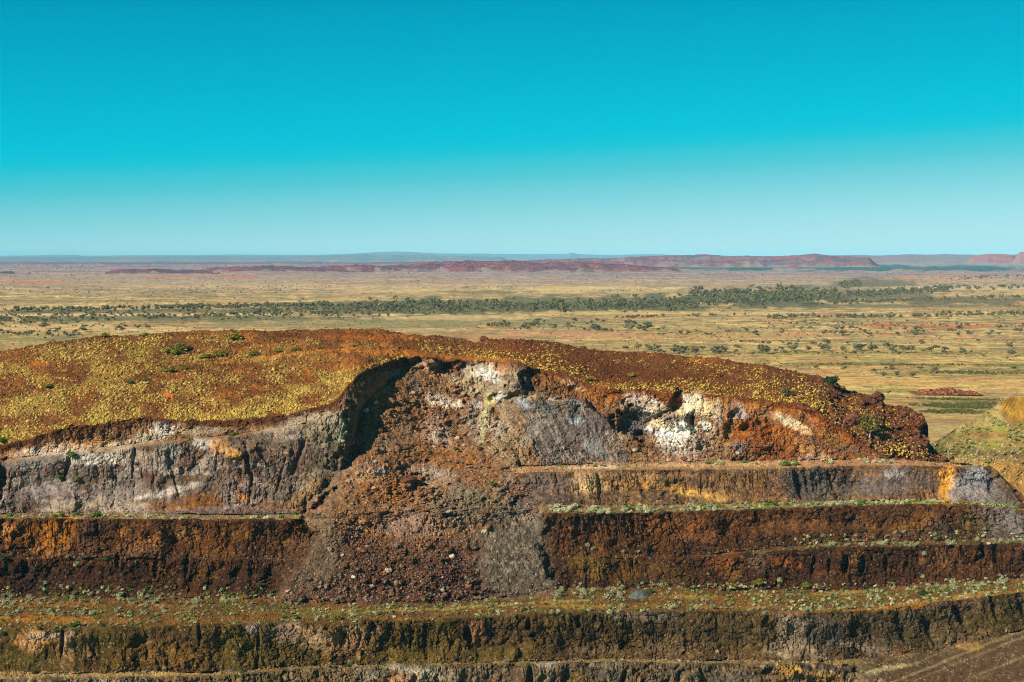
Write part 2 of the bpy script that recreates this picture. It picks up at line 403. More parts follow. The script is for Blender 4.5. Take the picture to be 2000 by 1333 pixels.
# undercut lip along the alcove rim
al = ss(682, 705, PX) * ss(1015, 985, PX) * (SEG == 1)
dy = PY - yc[1][None]
PD += al * (2.6 * ss(1, 6, dy) - 1.0 * ss(14, 34, dy)) * (0.6 + 0.5 * wx)

# ---- relief noise
isface = np.isin(SEG, (1, 3, 5, 7, 9, 11)).astype(f4) * (1 - m_slide)
isbench = np.isin(SEG, (2, 4, 6, 8, 10)).astype(f4) * (1 - m_slide)
ishill = (SEG == 0).astype(f4)
TONGUE = [(956, 1040), (972, 1008), (1008, 1006), (1036, 1056), (1066, 1108), (1092, 1154), (1010, 1162), (946, 1156), (940, 1105)]
m_tong = poly_mask(TONGUE, soft=13, warp=10)
LEFTS = [(606, 1006), (650, 1000), (660, 1040), (664, 1080), (650, 1130), (610, 1166), (536, 1172), (566, 1142), (606, 1092), (624, 1044)]
m_left = poly_mask(LEFTS, soft=16, warp=11)
PD -= 2.6 * m_tong * ss(1010, 1090, PY) + 1.2 * m_left
# gullies lean: how far a runnel drifts sideways per row on its way down
lean = (0.40 * m_tong - 0.75 * m_left - 0.35 * np.exp(-((PX - 640) / 70) ** 2) * (SEG == 3) + 0.55 * m_slab + 0.15 * np.exp(-((PX - 1500) / 400) ** 2) * (SEG == 3)
        + 0.5 * ss(1650, 1850, PX) * (SEG == 9) + 0.35 * np.exp(-((PX - 520) / 60) ** 2) * (SEG == 9)
        + 0.25 * ss(1050, 1300, PX) * (SEG == 5) + 0.5 * ss(1850, 1980, PX) * np.isin(SEG, (3, 5)))
TOPY = np.zeros_like(PY)
for k in range(12):
    TOPY = np.where(SEG == k, yc[k][None], TOPY)
gx = PX - lean * (PY - TOPY)
gul = ridged((gx + 5 * wfx + 7 * wx) / 24.0, PY / 190.0 + SEG * 3.1, 51, 3)
gul2 = ridged((gx + 2 * wfx + 4 * wx) / 8.0, PY / 95.0 + SEG * 1.7, 57, 2)
gcov = ss(-0.25, 0.45, fbm(PX / 130.0, PY / 60.0, 61, 3))            # gullies come and go
big = fbm(UX / 9.0, UV / 9.0, 71, 4)
med = fbm(UX / 2.6, UV / 2.6, 81, 4)
fine = fbm(UX / 0.75, UV / 0.75, 91, 3)
bd1, bd2, bcr = worley(UX / 2.3 + 0.5 * wx, UV / 3.4 + 0.5 * wy, 101)        # blocky joints
bd3, bd4, bcr2 = worley(UX / 0.95 + 0.3 * wfx, UV / 1.15 + 0.3 * wfy, 105)
joint = 1 - ss(0.02, 0.16, bd2 - bd1)
joint2 = 1 - ss(0.02, 0.22, bd4 - bd3)
bay = fbm(PX / 75, PY / 160 + SEG * 5.3, 151, 4) * ss(3, 25, PY - TOPY) + 0.8 * np.maximum(fbm(PX / 42, PY / 50 + SEG * 2.1, 157, 3) - 0.15, 0)
q_ = PY - 0.38 * PX + 16 * wx + 4 * wfx
beds = ridged(q_ / 13.0, PX / 170, 161, 3)
bmask = (SEG == 1) * ss(800, 860, PX) * ss(1700, 1560, PX) * (1 - m_slide) * (1 - 0.7 * m_slab)
topfade = ss(0, 5, PY - TOPY) * 0.75 + 0.25
rocky = np.clip(0.35 + 0.5 * (SEG >= 5) - 0.38 * (SEG == 9) * ss(560, 500, PX) - 0.3 * (SEG == 9) * ss(730, 760, PX) * ss(1000, 940, PX) + 0.25 * (SEG == 1) + 0.05 * m_slab + 0.5 * fbm(PX / 90.0, PY / 60.0, 111, 3), 0, 1.2)
softm = np.zeros(PX.shape, f4)               # smooth scree aprons
for cx, cy, rx, ry, rot in [(985, 1085, 75, 70, 15), (1560, 1030, 130, 14, 0), (300, 1165, 300, 10, 0), (430, 1000, 180, 8, 0), (600, 1120, 70, 45, -35), (1330, 890, 50, 18, 0), (1900, 965, 50, 18, 0), (780, 1285, 45, 20, 0), (130, 1300, 40, 14, -20), (1100, 1280, 200, 14, 0), (1480, 1285, 160, 10, 0), (1000, 1280, 60, 24, 0), (1250, 975, 220, 12, 0)]:
    s_, m_ = blob(cx, cy, rx, ry, rot, 0.5, 0.4)
    softm[s_] = np.maximum(softm[s_], m_)
disp = isface * topfade * ((0.25 + 0.95 * gcov) * (0.75 * gul + 0.5 * gul2) * (1 - 0.55 * softm)
                           + 1.3 * bay
                           + 0.55 * big + (0.26 + 0.22 * rocky) * med * (1 - 0.6 * softm) + (0.10 + 0.15 * rocky) * fine
                           + rocky * (0.42 * bcr + 0.36 * joint + 0.2 * bcr2 + 0.2 * joint2) * (1 - 0.8 * softm) - 0.6)
disp += bmask * 1.0 * beds * (0.5 + 0.5 * gcov)
# rubble of the slide: stones of several sizes
r1, r1b, c1 = worley(UX / 2.7, UV / 2.7, 201)
r2, r2b, c2 = worley(UX / 1.15, UV / 1.15, 205)
r3, r3b, c3 = worley(UX / 0.52, UV / 0.52, 209)
stone1 = (c1 > 0.55) * ss(0.42, 0.1, r1)
stone2 = (c2 > -0.1) * ss(0.5, 0.15, r2)
stone3 = ss(0.55, 0.2, r3)
smooth_sl = np.clip(0.3 * softm + 1.0 * m_tong + 0.8 * m_left, 0, 1)
rub = (1 - 0.85 * smooth_sl) * (0.35 + 0.75 * ss(-0.5, 0.5, fbm(PX / 60, PY / 45, 213, 3)))
disp += m_slide * ((0.9 * big + 0.7 * med) * (1 - 0.75 * smooth_sl) + 0.18 * fine - rub * (1.5 * stone1 + 0.75 * stone2 * (0.6 + 0.4 * c2) + 0.32 * stone3)
                   + smooth_sl * (0.55 * gul + 0.32 * gul2))
# crags of the hill's far end and of its rusty outcrops
crag = np.clip(ss(1560, 1640, PX) * (0.25 + 0.9 * ss(-0.1, 0.4, fbm(PX / 55, PY / 40, 221, 3))) + 0.55 * ss(20, 0, PY - yc[0][None]) * ss(940, 960, PX) * ss(0, 0.35, fbm(PX / 40, PY / 20, 225, 2))
               + 0.5 * ss(16, 2, yc[1][None] - PY) * ss(0, 0.4, fbm(PX / 50, PY / 20, 227, 2)), 0, 1) * ishill
disp += crag * (1.1 * bcr + 0.6 * joint + 0.6 * bcr2 + 0.8 * med)
s_, m_ = blob(1805, 842, 9, 13, 0, 0.4, 0.2); disp[s_] += 5.0 * m_
s_, m_ = blob(1640, 790, 26, 9, 35, 0.4, 0.3); disp[s_] += 3.0 * m_
s_, m_ = blob(1700, 795, 14, 7, 0, 0.4, 0.3); disp[s_] += 3.0 * m_
PDf = PD + disp
P = unproj(PX, PY, PDf).astype(f4)
hs = ishill * (0.55 * fbm(UX / 16, PD / 16, 231, 3) + 0.22 * fbm(UX / 3.0, PD / 3.0, 235, 3) + 0.14 * fine + 0.22 * (c3 > 0.3) * ss(0.45, 0.15, r3) + 0.35 * (c2 > 0.6) * ss(0.4, 0.15, r2)) * ss(0, 12, yc[1][None] - PY)
bs = isbench * (0.10 * med + 0.08 * fine + 0.25 * big * (SEG == 8) + 0.22 * ss(0.35, 0.1, r3) * (c3 > 0.45))
P[..., 2] += hs + bs

# ------------------------------------------------------------------ colours of rock, soil and scree
COL = np.zeros(PX.shape + (3,), f4)


def fill(mask, c, amt=1.0):
    m = (np.clip(mask, 0, 1) * amt)[..., None]
    COL[:] = COL * (1 - m) + np.asarray(c, f4) * m


def patch(cx, cy, rx, ry, rot, c, amt=0.85, edge=0.5, warp=0.75, tex=None):
    s_, m_ = blob(cx, cy, rx, ry, rot, edge, warp)
    if tex is not None:
        m_ = m_ * tex[s_]
    m_ = (m_ * amt)[..., None]
    COL[s_] = COL[s_] * (1 - m_) + np.asarray(c, f4) * m_


n_a = fbm(PX / 70, PY / 40, 301, 4); n_b = fbm(PX / 28, PY / 22, 305, 4); n_c = fbm(PX / 7, PY / 7, 309, 3)
strat = fbm(PX / 90 + 0.6 * wx, PY / 6 + 1.2 * wx, 313, 4)                       # lying layers
streak = fbm(gx / 6.5 + 0.6 * wfx, PY / 75, 317, 4)                              # washes running down
x_ = PX
# hill soil
soil = A(122, 62, 32)
COL[:] = soil
fill(ss(-0.1, 0.6, n_a) * ishill, A(136, 78, 42), 0.7)
fill(ss(0.1, 0.7, n_b) * ishill, A(100, 50, 28), 0.7)
fill(ss(0.2, 0.7, fbm(PX / 40, PY / 9, 321, 3)) * ishill * ss(300, 500, x_) * ss(1100, 900, x_), A(172, 90, 42), 0.8)
fill(ss(0.05, 0.5, n_c) * ishill, A(88, 50, 32), 0.5)
fill((c3 > 0.3) * ss(0.45, 0.2, r3) * ishill, A(84, 46, 32), 0.7)
fill((c2 > 0.6) * ss(0.4, 0.2, r2) * ishill, A(74, 42, 32), 0.7)
fill((c3 < -0.6) * ss(0.45, 0.2, r3) * ishill, A(176, 118, 70), 0.5)
fill(ss(900, 960, x_) * ishill, A(104, 50, 26), 0.55)
hcl = fbm(PX / 38, PY / 20, 701, 4)
fill(ishill * ss(880, 840, x_) * ss(-0.3, 0.4, hcl) * ss(2, 40, PY - yc[0][None]), A(140, 108, 56), 0.5)
# upper face
f1 = (SEG == 1)
fill(f1, A(148, 110, 78))
fill(f1 * ss(0.0, 0.6, strat), A(186, 150, 112), 0.7)
fill(f1 * ss(0.0, 0.6, n_b), A(122, 82, 56), 0.7)
fill(f1 * ss(0.1, 0.6, streak), A(116, 92, 74), 0.6)
rr = f1 * ss(1480, 1560, x_ + 30 * wx)
fill(rr, A(150, 74, 34), 0.9)
fill(bmask * ss(0.1, 0.5, fbm(q_ / 8, PX / 160, 165, 4)), A(196, 180, 156), 0.55)
fill(bmask * ss(0.1, 0.5, fbm(q_ / 6, PX / 120, 167, 4)), A(96, 80, 72), 0.6)
cap = f1 * ss(16 + 8 * wx, 6 + 8 * wx, dy)
fill(cap, A(104, 48, 28), 0.92)
fill(f1 * ss(1040, 1080, x_) * ss(26 + 12 * wx, 12 + 12 * wx, dy), A(166, 82, 38), 0.8)
fill(f1 * ss(1040, 1080, x_) * ss(11 + 6 * wx, 4 + 6 * wx, dy), A(120, 56, 30), 0.8)
# ledge and grey face on the left, banded face on the right
fill(SEG == 2, A(160, 128, 92))
f2 = (SEG == 3)
wl_ = ss(700, 620, x_)
fill(f2, A(126, 96, 66))
fill(f2 * wl_, A(124, 112, 104))
fill(f2 * wl_ * ss(-0.1, 0.5, streak), A(88, 72, 66), 0.85)
fill(f2 * wl_ * ss(0.15, 0.5, fbm(gx / 9 + 0.5 * wfx, PY / 50, 319, 4)), A(136, 92, 60), 0.5)
fill(f2 * wl_ * ss(0.05, 0.6, n_a), A(112, 92, 74), 0.6)
fill(f2 * wl_ * ss(0.15, 0.6, fbm(PX / 45, PY / 14, 331, 4)), A(176, 166, 158), 0.7)
fill(f2 * wl_ * ss(0.3, 0.65, strat) * ss(930, 960, PY), A(170, 150, 136), 0.7)
fill(f2 * (1 - wl_) * ss(-0.1, 0.5, n_b), A(104, 70, 48), 0.75)
fill(f2 * (1 - wl_) * ss(0.0, 0.55, streak), A(88, 74, 66), 0.65)
fill(f2 * (1 - wl_) * ss(0.05, 0.5, strat), A(150, 108, 66), 0.5)
# benches
fill(SEG == 4, A(128, 104, 72))
fill((SEG == 4) * ss(0, 0.5, n_b), A(150, 128, 86), 0.7)
# brown faces
f34 = np.isin(SEG, (5, 7))
fill(f34, A(100, 58, 30))
fill(f34 * ss(0.0, 0.6, n_a), A(122, 72, 34), 0.75)
fill(f34 * ss(0.0, 0.6, n_b), A(70, 42, 26), 0.7)
fill(f34 * ss(0.1, 0.6, streak), A(84, 54, 34), 0.6)
fill(f34 * ss(0.25, 0.7, strat), A(138, 88, 50), 0.5)
fill((SEG == 7), A(70, 42, 22), 0.45)

fill(SEG == 6, A(92, 68, 38))
# wide bench
fill(SEG == 8, A(104, 78, 42))
fill((SEG == 8) * ss(0.05, 0.5, fbm(PX / 70, PY / 8, 341, 4)), A(136, 84, 38), 0.8)
fill((SEG == 8) * ss(0.05, 0.5, fbm(PX / 50, PY / 6, 345, 4)), A(112, 100, 48), 0.75)
fill((SEG == 8) * ss(0.2, 0.6, n_c), A(76, 58, 34), 0.6)
# olive faces
f5 = (SEG == 9)
fill(f5, A(98, 80, 34))
fill(f5 * ss(0.0, 0.6, n_a), A(88, 80, 26), 0.7)
fill(f5 * ss(0.0, 0.6, n_b), A(82, 62, 36), 0.65)
fill(f5 * ss(0.1, 0.6, streak), A(64, 54, 28), 0.7)
fill(f5 * ss(1000, 1300, x_), A(104, 88, 58), 0.55)
fill(f5 * ss(1380, 1520, x_) * ss(0.0, 0.5, n_b), A(124, 112, 90), 0.55)
fill(f5 * ss(1560, 1660, x_) * ss(-0.2, 0.4, streak), A(70, 64, 40), 0.55)
fill(SEG == 10, A(132, 106, 66))
fill((SEG == 10) * ss(1640, 1720, x_), A(90, 68, 45))
fill((SEG == 10) * ss(1640, 1720, x_) * ss(0.1, 0.5, fbm((PX + 2.2 * PY) / 60, (PY + 0.4 * PX) / 7, 351, 4)), A(138, 118, 88), 0.6)
fill((SEG == 10) * ss(1640, 1720, x_) * ss(0.1, 0.45, fbm((PX + 2.2 * PY) / 25, (PY + 0.4 * PX) / 3, 353, 4)), A(76, 60, 44), 0.55)
f6 = (SEG == 11)
fill(f6, A(112, 92, 68))
fill(f6 * ss(0, 0.6, n_b), A(86, 74, 58), 0.7)
fill(f6 * ss(0, 0.5, n_a), A(128, 94, 58), 0.6)
fill(f6 * ss(0.3, 0.6, n_c), A(160, 140, 112), 0.5)
# the slide
fill(m_slide, A(136, 98, 66))
fill(m_slide * ss(-0.1, 0.5, n_a), A(140, 92, 56), 0.6)
fill(m_slide * ss(0.05, 0.6, n_b), A(112, 76, 56), 0.7)
fill(m_slide * ss(0.1, 0.6, fbm(PX / 36, PY / 30, 361, 4)), A(156, 88, 46), 0.5)
fill(m_slide * ss(0.2, 0.6, fbm(PX / 30, PY / 26, 365, 4)), A(150, 132, 112), 0.6)
fill(m_slide * (0.5 + 0.5 * c2) * stone2, A(160, 120, 88), 0.6)
fill(m_slide * ss(0.2, 0.9, c3) * stone3, A(172, 146, 120), 0.55)
fill(m_slide * ss(0.2, 0.9, -c3) * stone3, A(104, 48, 28), 0.6)
fill(m_slide * ss(1040, 1120, PY), A(92, 58, 40), 0.6)

W = A(232, 226, 220); PW = A(196, 184, 164); GREY = A(128, 118, 110); DG = A(92, 86, 84); TAN = A(196, 152, 100); OR = A(182, 104, 36); RUST = A(158, 76, 32); GG = A(134, 126, 96); BR = A(104, 66, 40); BLU = A(110, 112, 112)
PATCH = [
    # left upper face
    (95, 882, 60, 9, -8, W, .8), (30, 890, 40, 7, 0, TAN, .6), (150, 868, 70, 8, -6, TAN, .6), (325, 838, 30, 12, 0, W, .75), (300, 852, 40, 8, -5, PW, .7), (350, 838, 14, 9, 0, TAN, .7), (400, 842, 50, 8, 0, PW, .5), (240, 868, 50, 8, -6, PW, .7), (430, 870, 22, 13, 0, TAN, .85), (455, 886, 20, 10, 20, A(206, 160, 82), .8), (590, 820, 40, 10, -18, PW, .7), (560, 838, 50, 8, -5, PW, .5), (640, 820, 24, 12, -15, PW, .6), (668, 846, 10, 26, 10, A(168, 170, 150), .8), (640, 850, 30, 22, 0, GG, .6), (610, 840, 40, 14, -10, A(150, 142, 120), .6), (520, 870, 60, 14, 0, A(138, 118, 100), .6),
    (70, 905, 60, 12, -6, A(150, 144, 140), .7), (180, 900, 46, 12, 0, W, .6), (270, 890, 50, 10, -8, PW, .6), (330, 888, 20, 20, 0, A(170, 166, 158), .7), (395, 865, 14, 10, 0, W, .6),
    (90, 960, 70, 18, -6, A(164, 156, 156), .65), (220, 965, 70, 22, -4, A(158, 148, 146), .65), (170, 985, 90, 12, -4, PW, .6), (260, 990, 60, 8, -8, PW, .6), (330, 960, 50, 6, -14, W, .5), (480, 965, 60, 10, 0, GREY, .5), (240, 930, 40, 12, 0, A(140, 128, 118), .5),
    (330, 990, 50, 9, 0, A(150, 92, 46), .8), (400, 978, 40, 10, 0, A(140, 82, 38), .8), (476, 972, 10, 6, 0, A(200, 130, 60), .85), (540, 988, 60, 6, 0, A(156, 96, 46), .7), (440, 1000, 110, 6, 0, A(112, 96, 90), .8), (560, 960, 60, 20, -10, A(118, 108, 94), .6), (640, 930, 30, 50, 8, A(120, 110, 90), .6),
    # brown faces on the left
    (18, 1036, 26, 14, -20, A(186, 130, 74), .85), (60, 1048, 30, 18, -20, A(150, 84, 30), .8), (105, 1042, 40, 22, -20, A(176, 106, 30), .85), (130, 1052, 12, 14, 0, A(184, 114, 30), .8), (100, 1075, 40, 10, 0, A(178, 116, 62), .7), (185, 1040, 30, 22, 0, A(88, 62, 46), .8), (170, 1070, 40, 12, 20, A(130, 88, 64), .6), (240, 1040, 10, 10, 0, A(186, 120, 56), .7), (290, 1062, 60, 12, -12, A(170, 112, 70), .75), (365, 1042, 30, 13, -12, A(176, 130, 88), .8), (270, 1078, 50, 12, 0, A(130, 96, 76), .6), (420, 1050, 60, 22, 0, A(128, 74, 38), .6), (480, 1040, 60, 10, 0, A(134, 84, 44), .6), (500, 1062, 70, 8, -6, A(70, 44, 30), .6), (570, 1060, 40, 7, -10, A(150, 104, 56), .7), (585, 1035, 12, 8, 0, A(164, 96, 40), .7), (400, 1120, 26, 10, 8, A(130, 82, 38), .6), (330, 1145, 60, 12, 0, A(74, 48, 26), .7), (200, 1130, 90, 26, 0, A(72, 42, 22), .6), (450, 1140, 60, 20, 0, A(70, 46, 30), .6), (590, 1090, 24, 26, 0, A(120, 78, 40), .5), (60, 1130, 60, 30, 0, A(60, 38, 24), .6),
    # slide
    (600, 965, 32, 22, -40, A(150, 122, 82), .8), (650, 960, 30, 30, -30, A(128, 104, 78), .7), (600, 1110, 50, 60, 35, A(98, 78, 60), .75), (640, 1060, 34, 40, 20, A(112, 90, 68), .6), (700, 1000, 46, 40, 0, A(138, 92, 58), .6), (760, 950, 60, 30, 0, A(158, 82, 40), .6), (870, 885, 60, 24, 10, A(160, 86, 40), .65), (830, 860, 50, 24, 0, A(140, 92, 56), .6), (870, 785, 40, 12, 12, A(206, 190, 166), .8), (845, 840, 30, 26, 0, A(168, 140, 114), .7), (862, 858, 18, 14, 0, A(184, 168, 148), .7), (780, 770, 40, 24, 0, A(140, 92, 54), .6), (735, 865, 40, 16, 0, A(140, 116, 82), .6), (720, 930, 30, 12, -20, A(196, 160, 116), .6), (745, 920, 14, 8, 0, A(176, 180, 178), .6), (850, 925, 40, 8, 10, A(190, 174, 154), .5), (845, 945, 24, 8, 0, A(190, 160, 116), .5),
    (930, 985, 66, 30, 0, A(122, 112, 84), .85), (900, 1010, 50, 20, 0, A(120, 106, 84), .7), (985, 1080, 76, 76, 15, A(104, 92, 76), .9), (1030, 1030, 24, 60, 12, A(126, 116, 104), .6), (1040, 1120, 40, 34, 0, A(112, 104, 92), .6), (795, 1025, 50, 22, 0, A(150, 124, 110), .6), (730, 1045, 16, 12, 0, A(170, 92, 44), .8), (830, 975, 30, 10, 0, A(150, 120, 80), .5), (740, 1090, 70, 40, 0, A(96, 56, 40), .7), (870, 1100, 70, 50, 0, A(96, 60, 44), .6), (760, 1150, 120, 18, 0, A(78, 44, 34), .7), (650, 1150, 70, 16, 0, A(86, 60, 44), .6), (800, 1065, 50, 16, 0, A(136, 84, 60), .5), (1000, 1155, 70, 9, -5, A(80, 56, 46), .6), (900, 1140, 40, 20, 0, A(78, 46, 36), .6),
    # head scarp and slab
    (940, 722, 34, 12, 0, PW, .8), (900, 750, 26, 8, 30, PW, .6), (840, 712, 16, 9, 0, A(190, 150, 120), .7), (985, 722, 20, 12, 0, A(186, 120, 80), .7), (960, 740, 24, 14, 20, W, .6), (905, 758, 30, 14, 20, A(176, 150, 104), .7), (950, 765, 30, 18, 0, A(164, 146, 122), .7), (1000, 760, 24, 34, 10, A(152, 132, 112), .8), (955, 790, 10, 26, 10, A(196, 184, 130), .8), (945, 830, 9, 40, 10, A(190, 178, 124), .8), (925, 830, 20, 34, 0, A(170, 152, 130), .6), (975, 840, 18, 20, 0, PW, .7), (985, 870, 22, 20, 20, A(180, 164, 118), .7), (1000, 800, 20, 40, 15, A(142, 116, 92), .6), (1000, 880, 30, 30, 0, A(140, 112, 84), .6), (1010, 905, 20, 20, 0, A(160, 134, 100), .6), (930, 790, 16, 8, 0, W, .5), (975, 775, 10, 8, 0, W, .5),
    (1030, 752, 24, 14, 0, A(96, 92, 92), .8), (1060, 765, 40, 14, 0, A(124, 96, 74), .7), (1100, 760, 60, 14, 20, A(134, 74, 40), .7), (1120, 752, 22, 6, 25, A(206, 170, 130), .6), (1180, 780, 30, 24, 40, A(156, 80, 38), .75), (1190, 820, 24, 40, -20, A(150, 92, 52), .7), (1165, 800, 16, 14, 0, A(160, 74, 34), .8),
    # right: white cliffs and rusty rubble
    (1270, 792, 34, 14, 20, W, .85), (1290, 800, 30, 9, 15, A(214, 180, 110), .5), (1250, 780, 30, 10, 20, A(170, 130, 110), .6), (1312, 800, 9, 8, 0, DG, .7), (1236, 830, 32, 26, 0, A(104, 102, 104), .85), (1320, 815, 24, 12, 10, A(150, 130, 118), .7), (1330, 806, 12, 6, 15, A(224, 204, 160), .9), (1306, 848, 28, 13, 15, A(252, 250, 252), .98), (1322, 862, 12, 20, 30, A(250, 248, 250), .9), (1285, 850, 8, 10, 0, A(240, 240, 246), .8), (1290, 830, 22, 8, 15, A(214, 196, 160), .9), (1335, 842, 24, 16, 0, W, .85), (1312, 868, 30, 16, 25, A(226, 220, 210), .9), (1340, 886, 46, 16, 0, A(178, 162, 150), .85), (1372, 870, 20, 22, 0, A(170, 148, 132), .8), (1355, 790, 26, 18, 20, A(232, 222, 200), .9), (1385, 800, 30, 16, 10, A(214, 186, 140), .75), (1378, 832, 16, 9, 30, A(226, 222, 208), .85), (1400, 812, 12, 20, 0, A(176, 156, 140), .7), (1445, 805, 12, 16, -30, A(190, 190, 190), .75), (1420, 800, 10, 20, 0, A(150, 82, 42), .7), (1440, 850, 34, 26, 0, A(162, 76, 30), .9), (1450, 838, 20, 14, 20, A(180, 92, 34), .8), (1420, 866, 12, 7, 0, A(190, 130, 50), .8), (1442, 878, 20, 16, 0, A(142, 138, 138), .8), (1480, 800, 40, 14, 10, A(176, 110, 70), .6), (1500, 860, 50, 34, 20, A(158, 66, 26), .9), (1480, 885, 40, 18, 0, A(140, 66, 34), .7), (1540, 824, 34, 9, 28, A(222, 200, 166), .9), (1575, 842, 16, 6, 25, A(214, 180, 130), .7), (1545, 860, 40, 14, 25, A(176, 96, 42), .7), (1590, 880, 34, 8, 15, A(196, 146, 96), .6), (1600, 893, 30, 5, 0, A(206, 186, 160), .5), (1640, 870, 36, 16, 20, A(140, 92, 56), .7), (1610, 850, 24, 10, 30, A(176, 112, 56), .6), (1660, 880, 30, 9, 0, A(112, 88, 80), .7), (1240, 880, 40, 24, 0, A(136, 96, 62), .7), (1280, 895, 60, 10, 0, A(150, 106, 66), .6), (1410, 890, 60, 10, 0, A(150, 110, 70), .6), (1210, 860, 14, 24, -20, A(160, 134, 104), .6), (1190, 870, 16, 24, -15, A(140, 116, 96), .6), (1700, 888, 30, 6, 10, A(120, 92, 76), .6),
    # banded face on the right
    (1070, 945, 50, 18, 0, A(112, 94, 88), .8), (1075, 975, 44, 12, 0, A(96, 80, 76), .7), (1150, 940, 26, 24, 0, A(196, 160, 120), .75), (1160, 955, 30, 8, -6, A(204, 170, 124), .8), (1230, 945, 50, 8, 0, A(166, 124, 80), .7), (1330, 955, 70, 9, 6, A(190, 140, 74), .8), (1360, 965, 50, 7, 8, A(204, 160, 90), .8), (1250, 930, 60, 7, 0, A(170, 130, 90), .5), (1420, 945, 30, 20, 0, A(130, 100, 66), .5), (1500, 950, 50, 26, 0, A(128, 84, 52), .6), (1580, 950, 60, 30, 0, A(84, 78, 76), .85), (1660, 950, 70, 24, 0, A(100, 88, 84), .75), (1650, 965, 50, 12, 0, A(106, 96, 76), .6), (1760, 945, 70, 24, 0, A(112, 96, 94), .8), (1745, 925, 16, 10, 0, A(170, 160, 160), .6), (1700, 982, 80, 5, 0, A(110, 90, 84), .6), (1852, 948, 18, 32, 4, A(224, 152, 60), .95), (1840, 965, 10, 18, 10, A(206, 124, 40), .8), (1860, 940, 8, 14, 0, A(236, 190, 130), .7), (1862, 972, 10, 6, 0, A(214, 180, 160), .7), (1820, 970, 20, 9, 0, A(160, 100, 74), .6), (1900, 945, 34, 26, 0, A(136, 132, 136), .9), (1915, 925, 16, 9, 0, A(176, 172, 172), .7), (1925, 940, 8, 6, 30, A(120, 130, 150), .6), (1910, 965, 60, 14, 0, A(150, 136, 136), .85), (1880, 950, 8, 22, 0, A(150, 140, 140), .6), (1960, 965, 24, 20, 35, A(108, 96, 88), .7),
    # brown faces on the right
    (1140, 1030, 40, 22, 0, A(118, 84, 66), .6), (1200, 1040, 60, 18, 0, A(136, 80, 42), .7), (1330, 1030, 60, 20, 0, A(150, 88, 50), .7), (1380, 1050, 40, 12, 0, A(150, 96, 70), .6), (1450, 1020, 50, 16, 0, A(130, 76, 40), .6), (1550, 1025, 60, 18, 0, A(140, 96, 62), .6), (1480, 1060, 70, 12, 0, A(84, 54, 28), .8), (1640, 1040, 60, 10, 0, A(92, 64, 42), .8), (1680, 1020, 30, 16, 0, A(150, 104, 72), .5), (1790, 1020, 46, 14, -8, A(150, 102, 50), .85), (1750, 1010, 40, 14, 0, A(100, 72, 46), .6), (1840, 1025, 24, 24, 0, A(88, 82, 74), .7), (1900, 1020, 40, 22, 0, A(130, 112, 72), .7), (1960, 1020, 50, 30, 30, A(134, 126, 122), .8), (1990, 1030, 40, 20, 30, A(150, 144, 144), .7), (1800, 1045, 90, 8, 0, A(96, 80, 62), .7),
    (1140, 1105, 30, 22, 20, A(124, 100, 40), .7), (1170, 1110, 12, 26, 15, A(136, 112, 44), .7), (1220, 1110, 22, 26, 15, A(128, 94, 36), .7), (1310, 1120, 40, 20, 15, A(116, 92, 46), .6), (1410, 1100, 30, 20, 0, A(150, 84, 46), .6), (1480, 1100, 20, 22, 0, A(130, 110, 84), .6), (1540, 1100, 30, 10, 0, A(160, 82, 42), .7), (1500, 1130, 40, 12, 0, A(76, 46, 26), .7), (1430, 1120, 12, 16, 20, A(150, 120, 60), .5), (1670, 1095, 12, 14, 0, A(150, 114, 70), .6), (1825, 1095, 30, 22, 0, A(140, 98, 56), .6), (1900, 1100, 40, 24, 0, A(120, 76, 44), .6), (1250, 1065, 60, 16, 0, A(90, 56, 32), .6), (1340, 1080, 60, 14, 0, A(84, 54, 30), .6),
    # wide bench
    (120, 1181, 130, 4, 0, A(150, 88, 40), .9), (320, 1182, 60, 4, 0, A(140, 84, 44), .8), (80, 1211, 120, 6, 1, A(158, 98, 40), .95), (230, 1211, 50, 5, 0, A(150, 92, 40), .7), (620, 1195, 180, 5, -1, A(120, 108, 56), .8), (920, 1186, 160, 3, -3, A(158, 138, 82), .8), (1080, 1176, 70, 2.5, -4, A(158, 138, 80), .8), (1360, 1166, 60, 4, 0, A(170, 124, 58), .8), (1640, 1158, 70, 3, -2, A(170, 130, 66), .8), (1680, 1190, 160, 5, -3, A(160, 108, 46), .85), (1900, 1164, 110, 4, -6, A(166, 120, 60), .8), (1450, 1186, 90, 4, 0, A(150, 104, 46), .7), (1240, 1172, 46, 4, 0, A(92, 50, 38), .8), (1130, 1184, 80, 4, 0, A(160, 130, 60), .7), (560, 1178, 60, 5, 0, A(90, 56, 36), .7), (850, 1176, 100, 4, 0, A(92, 66, 46), .6),
    # olive faces
